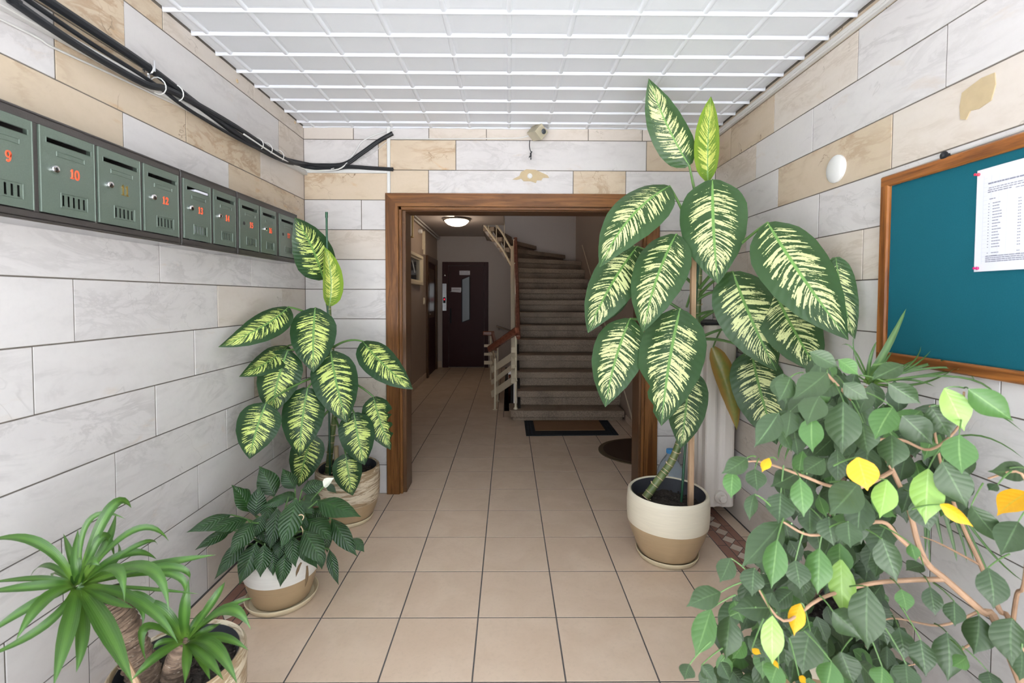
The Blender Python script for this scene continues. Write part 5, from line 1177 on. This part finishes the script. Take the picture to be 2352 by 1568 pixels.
# (base, tip, width, shade) in zoom pixels: shade 0 dark 1 mid 2 fresh 3 yellow
FG = [((1120, 345), (1202, 525), 105, 2), ((1052, 680), (1040, 912), 118, 2), ((690, 1055), (697, 1292), 104, 2), ((405, 1290), (405, 1492), 98, 2), ((425, 975), (400, 1178), 98, 1), ((880, 725), (850, 886), 94, 2), ((905, 425), (830, 560), 105, 1), ((700, 400), (695, 622), 135, 0), ((600, 380), (548, 500), 110, 0), ((570, 465), (572, 612), 94, 1),
      ((632, 282), (488, 392), 110, 0), ((560, 195), (682, 262), 72, 0), ((680, 228), (762, 292), 66, 1), ((700, 325), (805, 390), 80, 0), ((945, 250), (818, 310), 74, 0), ((888, 325), (1022, 410), 92, 0), ((430, 450), (328, 592), 98, 0), ((480, 440), (460, 552), 78, 0), ((440, 780), (430, 908), 112, 0), ((520, 720), (535, 882), 88, 1), ((762, 740), (640, 872), 130, 0),
      ((620, 640), (530, 695), 86, 0), ((520, 690), (395, 755), 100, 0), ((445, 900), (275, 1090), 120, 0), ((600, 1010), (592, 1202), 104, 1), ((780, 790), (760, 962), 110, 0), ((860, 970), (922, 1152), 112, 0), ((408, 1258), (228, 1262), 98, 0), ((190, 1192), (46, 1252), 92, 0), ((150, 1262), (84, 1464), 104, 1), ((228, 1290), (210, 1474), 108, 0), ((562, 1352), (530, 1535), 134, 0), ((800, 1170), (800, 1434), 134, 0), ((655, 1270), (782, 1392), 114, 0),
      ((690, 1440), (742, 1578), 114, 0), ((430, 1490), (398, 1580), 94, 1), ((650, 1480), (622, 1606), 104, 1), ((1300, 1090), (1322, 1262), 108, 0), ((1180, 540), (1192, 702), 122, 1), ((1110, 650), (1212, 842), 132, 0), ((1230, 832), (1372, 1002), 94, 0), ((1460, 680), (1296, 690), 84, 0), ((1425, 900), (1350, 1042), 112, 0), ((1220, 350), (1405, 482), 114, 1), ((1400, 1300), (1402, 1504), 134, 0), ((1262, 1290), (1240, 1452), 112, 0),
      ((1130, 1360), (1132, 1564), 114, 0), ((1020, 1390), (1042, 1544), 98, 0), ((930, 1340), (952, 1474), 92, 0), ((1160, 1230), (1162, 1334), 78, 0), ((1060, 1170), (1082, 1292), 74, 0), ((940, 1180), (962, 1274), 74, 1), ((1032, 1082), (958, 1102), 62, 0), ((980, 990), (1002, 1064), 50, 1), ((242, 690), (234, 804), 74, 1), ((300, 635), (192, 700), 76, 0), ((332, 680), (342, 774), 84, 0), ((330, 785), (310, 896), 54, 0), ((232, 1050), (186, 1152), 82, 0), ((62, 1490), (40, 1556), 70, 0), ((110, 1495), (160, 1560), 66, 0), ((190, 1480), (230, 1560), 70, 0),
      ((945, 460), (1072, 582), 122, 0), ((1062, 420), (1142, 552), 114, 0), ((782, 490), (802, 622), 104, 0), ((900, 540), (902, 682), 114, 0), ((760, 632), (800, 772), 118, 3), ((1100, 828), (1240, 922), 66, 3), ((1470, 780), (1336, 876), 96, 3), ((522, 1238), (495, 1374), 68, 3), ((392, 635), (362, 694), 40, 3), ((320, 1425), (358, 1448), 30, 3), ((405, 1470), (432, 1510), 20, 3), ((515, 1540), (545, 1570), 30, 3),
      ((860, 1500), (850, 1600), 90, 1), ((960, 1490), (970, 1600), 100, 0), ((1300, 1520), (1320, 1610), 80, 0), ((1440, 1430), (1430, 1560), 80, 0), ((1210, 1460), (1150, 1500), 60, 1), ((1340, 745), (1300, 770), 40, 0), ((560, 840), (560, 960), 90, 0), ((640, 880), (660, 1000), 100, 0), ((720, 900), (730, 1010), 100, 0), ((500, 1060), (520, 1180), 100, 0), ((330, 1090), (320, 1210), 100, 0), ((1000, 800), (1060, 940), 110, 0), ((480, 300), (430, 400), 90, 0)]
for i, (b, t, w, s) in enumerate(FG):
    rg = random.Random(300 + i); Y = rg.uniform(.90, 1.02); B, Tp = g1(*b, Y + .02), g1(*t, Y)
    o = leaf('leaf', fi, B, Tp, w / Zf * Y / F, 'fig', M_yellow if s == 3 else M_ficus[s], rg.uniform(.02, .16), rg.uniform(-.2, .45), side=rg.uniform(-.07, .07), wave=.06, nt=9, ns=4, seed=300 + i,
             nrm=(CAMPOS - B).normalized() + Vector((rg.uniform(-.4, .4), 0, rg.uniform(-.1, .4))))
    if s == 3: o['label'] = 'yellowed leaf'
    S = min(BR, key=lambda p: (p - B).length); d = S - B
    petiole(o, B + d.normalized() * min(d.length, .06) + Vector((0, 0, .008)), B, .0018, .0012, .006, n=4)
polyL = [(420, 280), (560, 200), (760, 280), (960, 320), (1180, 420), (1260, 620), (1230, 830), (1000, 830), (900, 980), (860, 1200), (1000, 1400), (1000, 1590), (60, 1590), (110, 1430), (230, 1180), (310, 1100), (390, 930), (480, 820), (430, 700), (480, 600), (420, 480)]
def inside(p, P):
    r = False
    for (x0, y0), (x1, y1) in zip(P, P[1:] + P[:1]):
        if (y0 > p[1]) != (y1 > p[1]) and p[0] < (x1 - x0) * (p[1] - y0) / (y1 - y0) + x0: r = not r
    return r
rg = random.Random(11); n = 0
while n < 196:
    b = (rg.uniform(60, 1260), rg.uniform(200, 1560))
    if not inside(b, polyL): continue
    n += 1; ln = rg.uniform(85, 165); a = rg.gauss(pi / 2, .5); t = (b[0] + ln * cos(a), b[1] + ln * sin(a))
    if not inside((t[0], t[1] - 40), polyL): t = (b[0] + (600 - b[0]) * .1, b[1] + ln * .8)
    Y = rg.uniform(1.04, 1.36); B, Tp = g1(*b, Y + .02), g1(*t, Y)
    o = leaf('leaf', fi, B, Tp, ln * rg.uniform(.55, .7) / Zf * Y / F, 'fig', M_ficus[0 if rg.random() < .78 else 1], .08, rg.uniform(-.3, .35), side=rg.uniform(-.07, .07), wave=.06, nt=7, ns=4, seed=n,
             nrm=(CAMPOS - B).normalized() + Vector((rg.uniform(-.7, .7), 0, rg.uniform(-.2, .7))))

# the dense inner foliage, past what can be told apart leaf by leaf, as one mesh
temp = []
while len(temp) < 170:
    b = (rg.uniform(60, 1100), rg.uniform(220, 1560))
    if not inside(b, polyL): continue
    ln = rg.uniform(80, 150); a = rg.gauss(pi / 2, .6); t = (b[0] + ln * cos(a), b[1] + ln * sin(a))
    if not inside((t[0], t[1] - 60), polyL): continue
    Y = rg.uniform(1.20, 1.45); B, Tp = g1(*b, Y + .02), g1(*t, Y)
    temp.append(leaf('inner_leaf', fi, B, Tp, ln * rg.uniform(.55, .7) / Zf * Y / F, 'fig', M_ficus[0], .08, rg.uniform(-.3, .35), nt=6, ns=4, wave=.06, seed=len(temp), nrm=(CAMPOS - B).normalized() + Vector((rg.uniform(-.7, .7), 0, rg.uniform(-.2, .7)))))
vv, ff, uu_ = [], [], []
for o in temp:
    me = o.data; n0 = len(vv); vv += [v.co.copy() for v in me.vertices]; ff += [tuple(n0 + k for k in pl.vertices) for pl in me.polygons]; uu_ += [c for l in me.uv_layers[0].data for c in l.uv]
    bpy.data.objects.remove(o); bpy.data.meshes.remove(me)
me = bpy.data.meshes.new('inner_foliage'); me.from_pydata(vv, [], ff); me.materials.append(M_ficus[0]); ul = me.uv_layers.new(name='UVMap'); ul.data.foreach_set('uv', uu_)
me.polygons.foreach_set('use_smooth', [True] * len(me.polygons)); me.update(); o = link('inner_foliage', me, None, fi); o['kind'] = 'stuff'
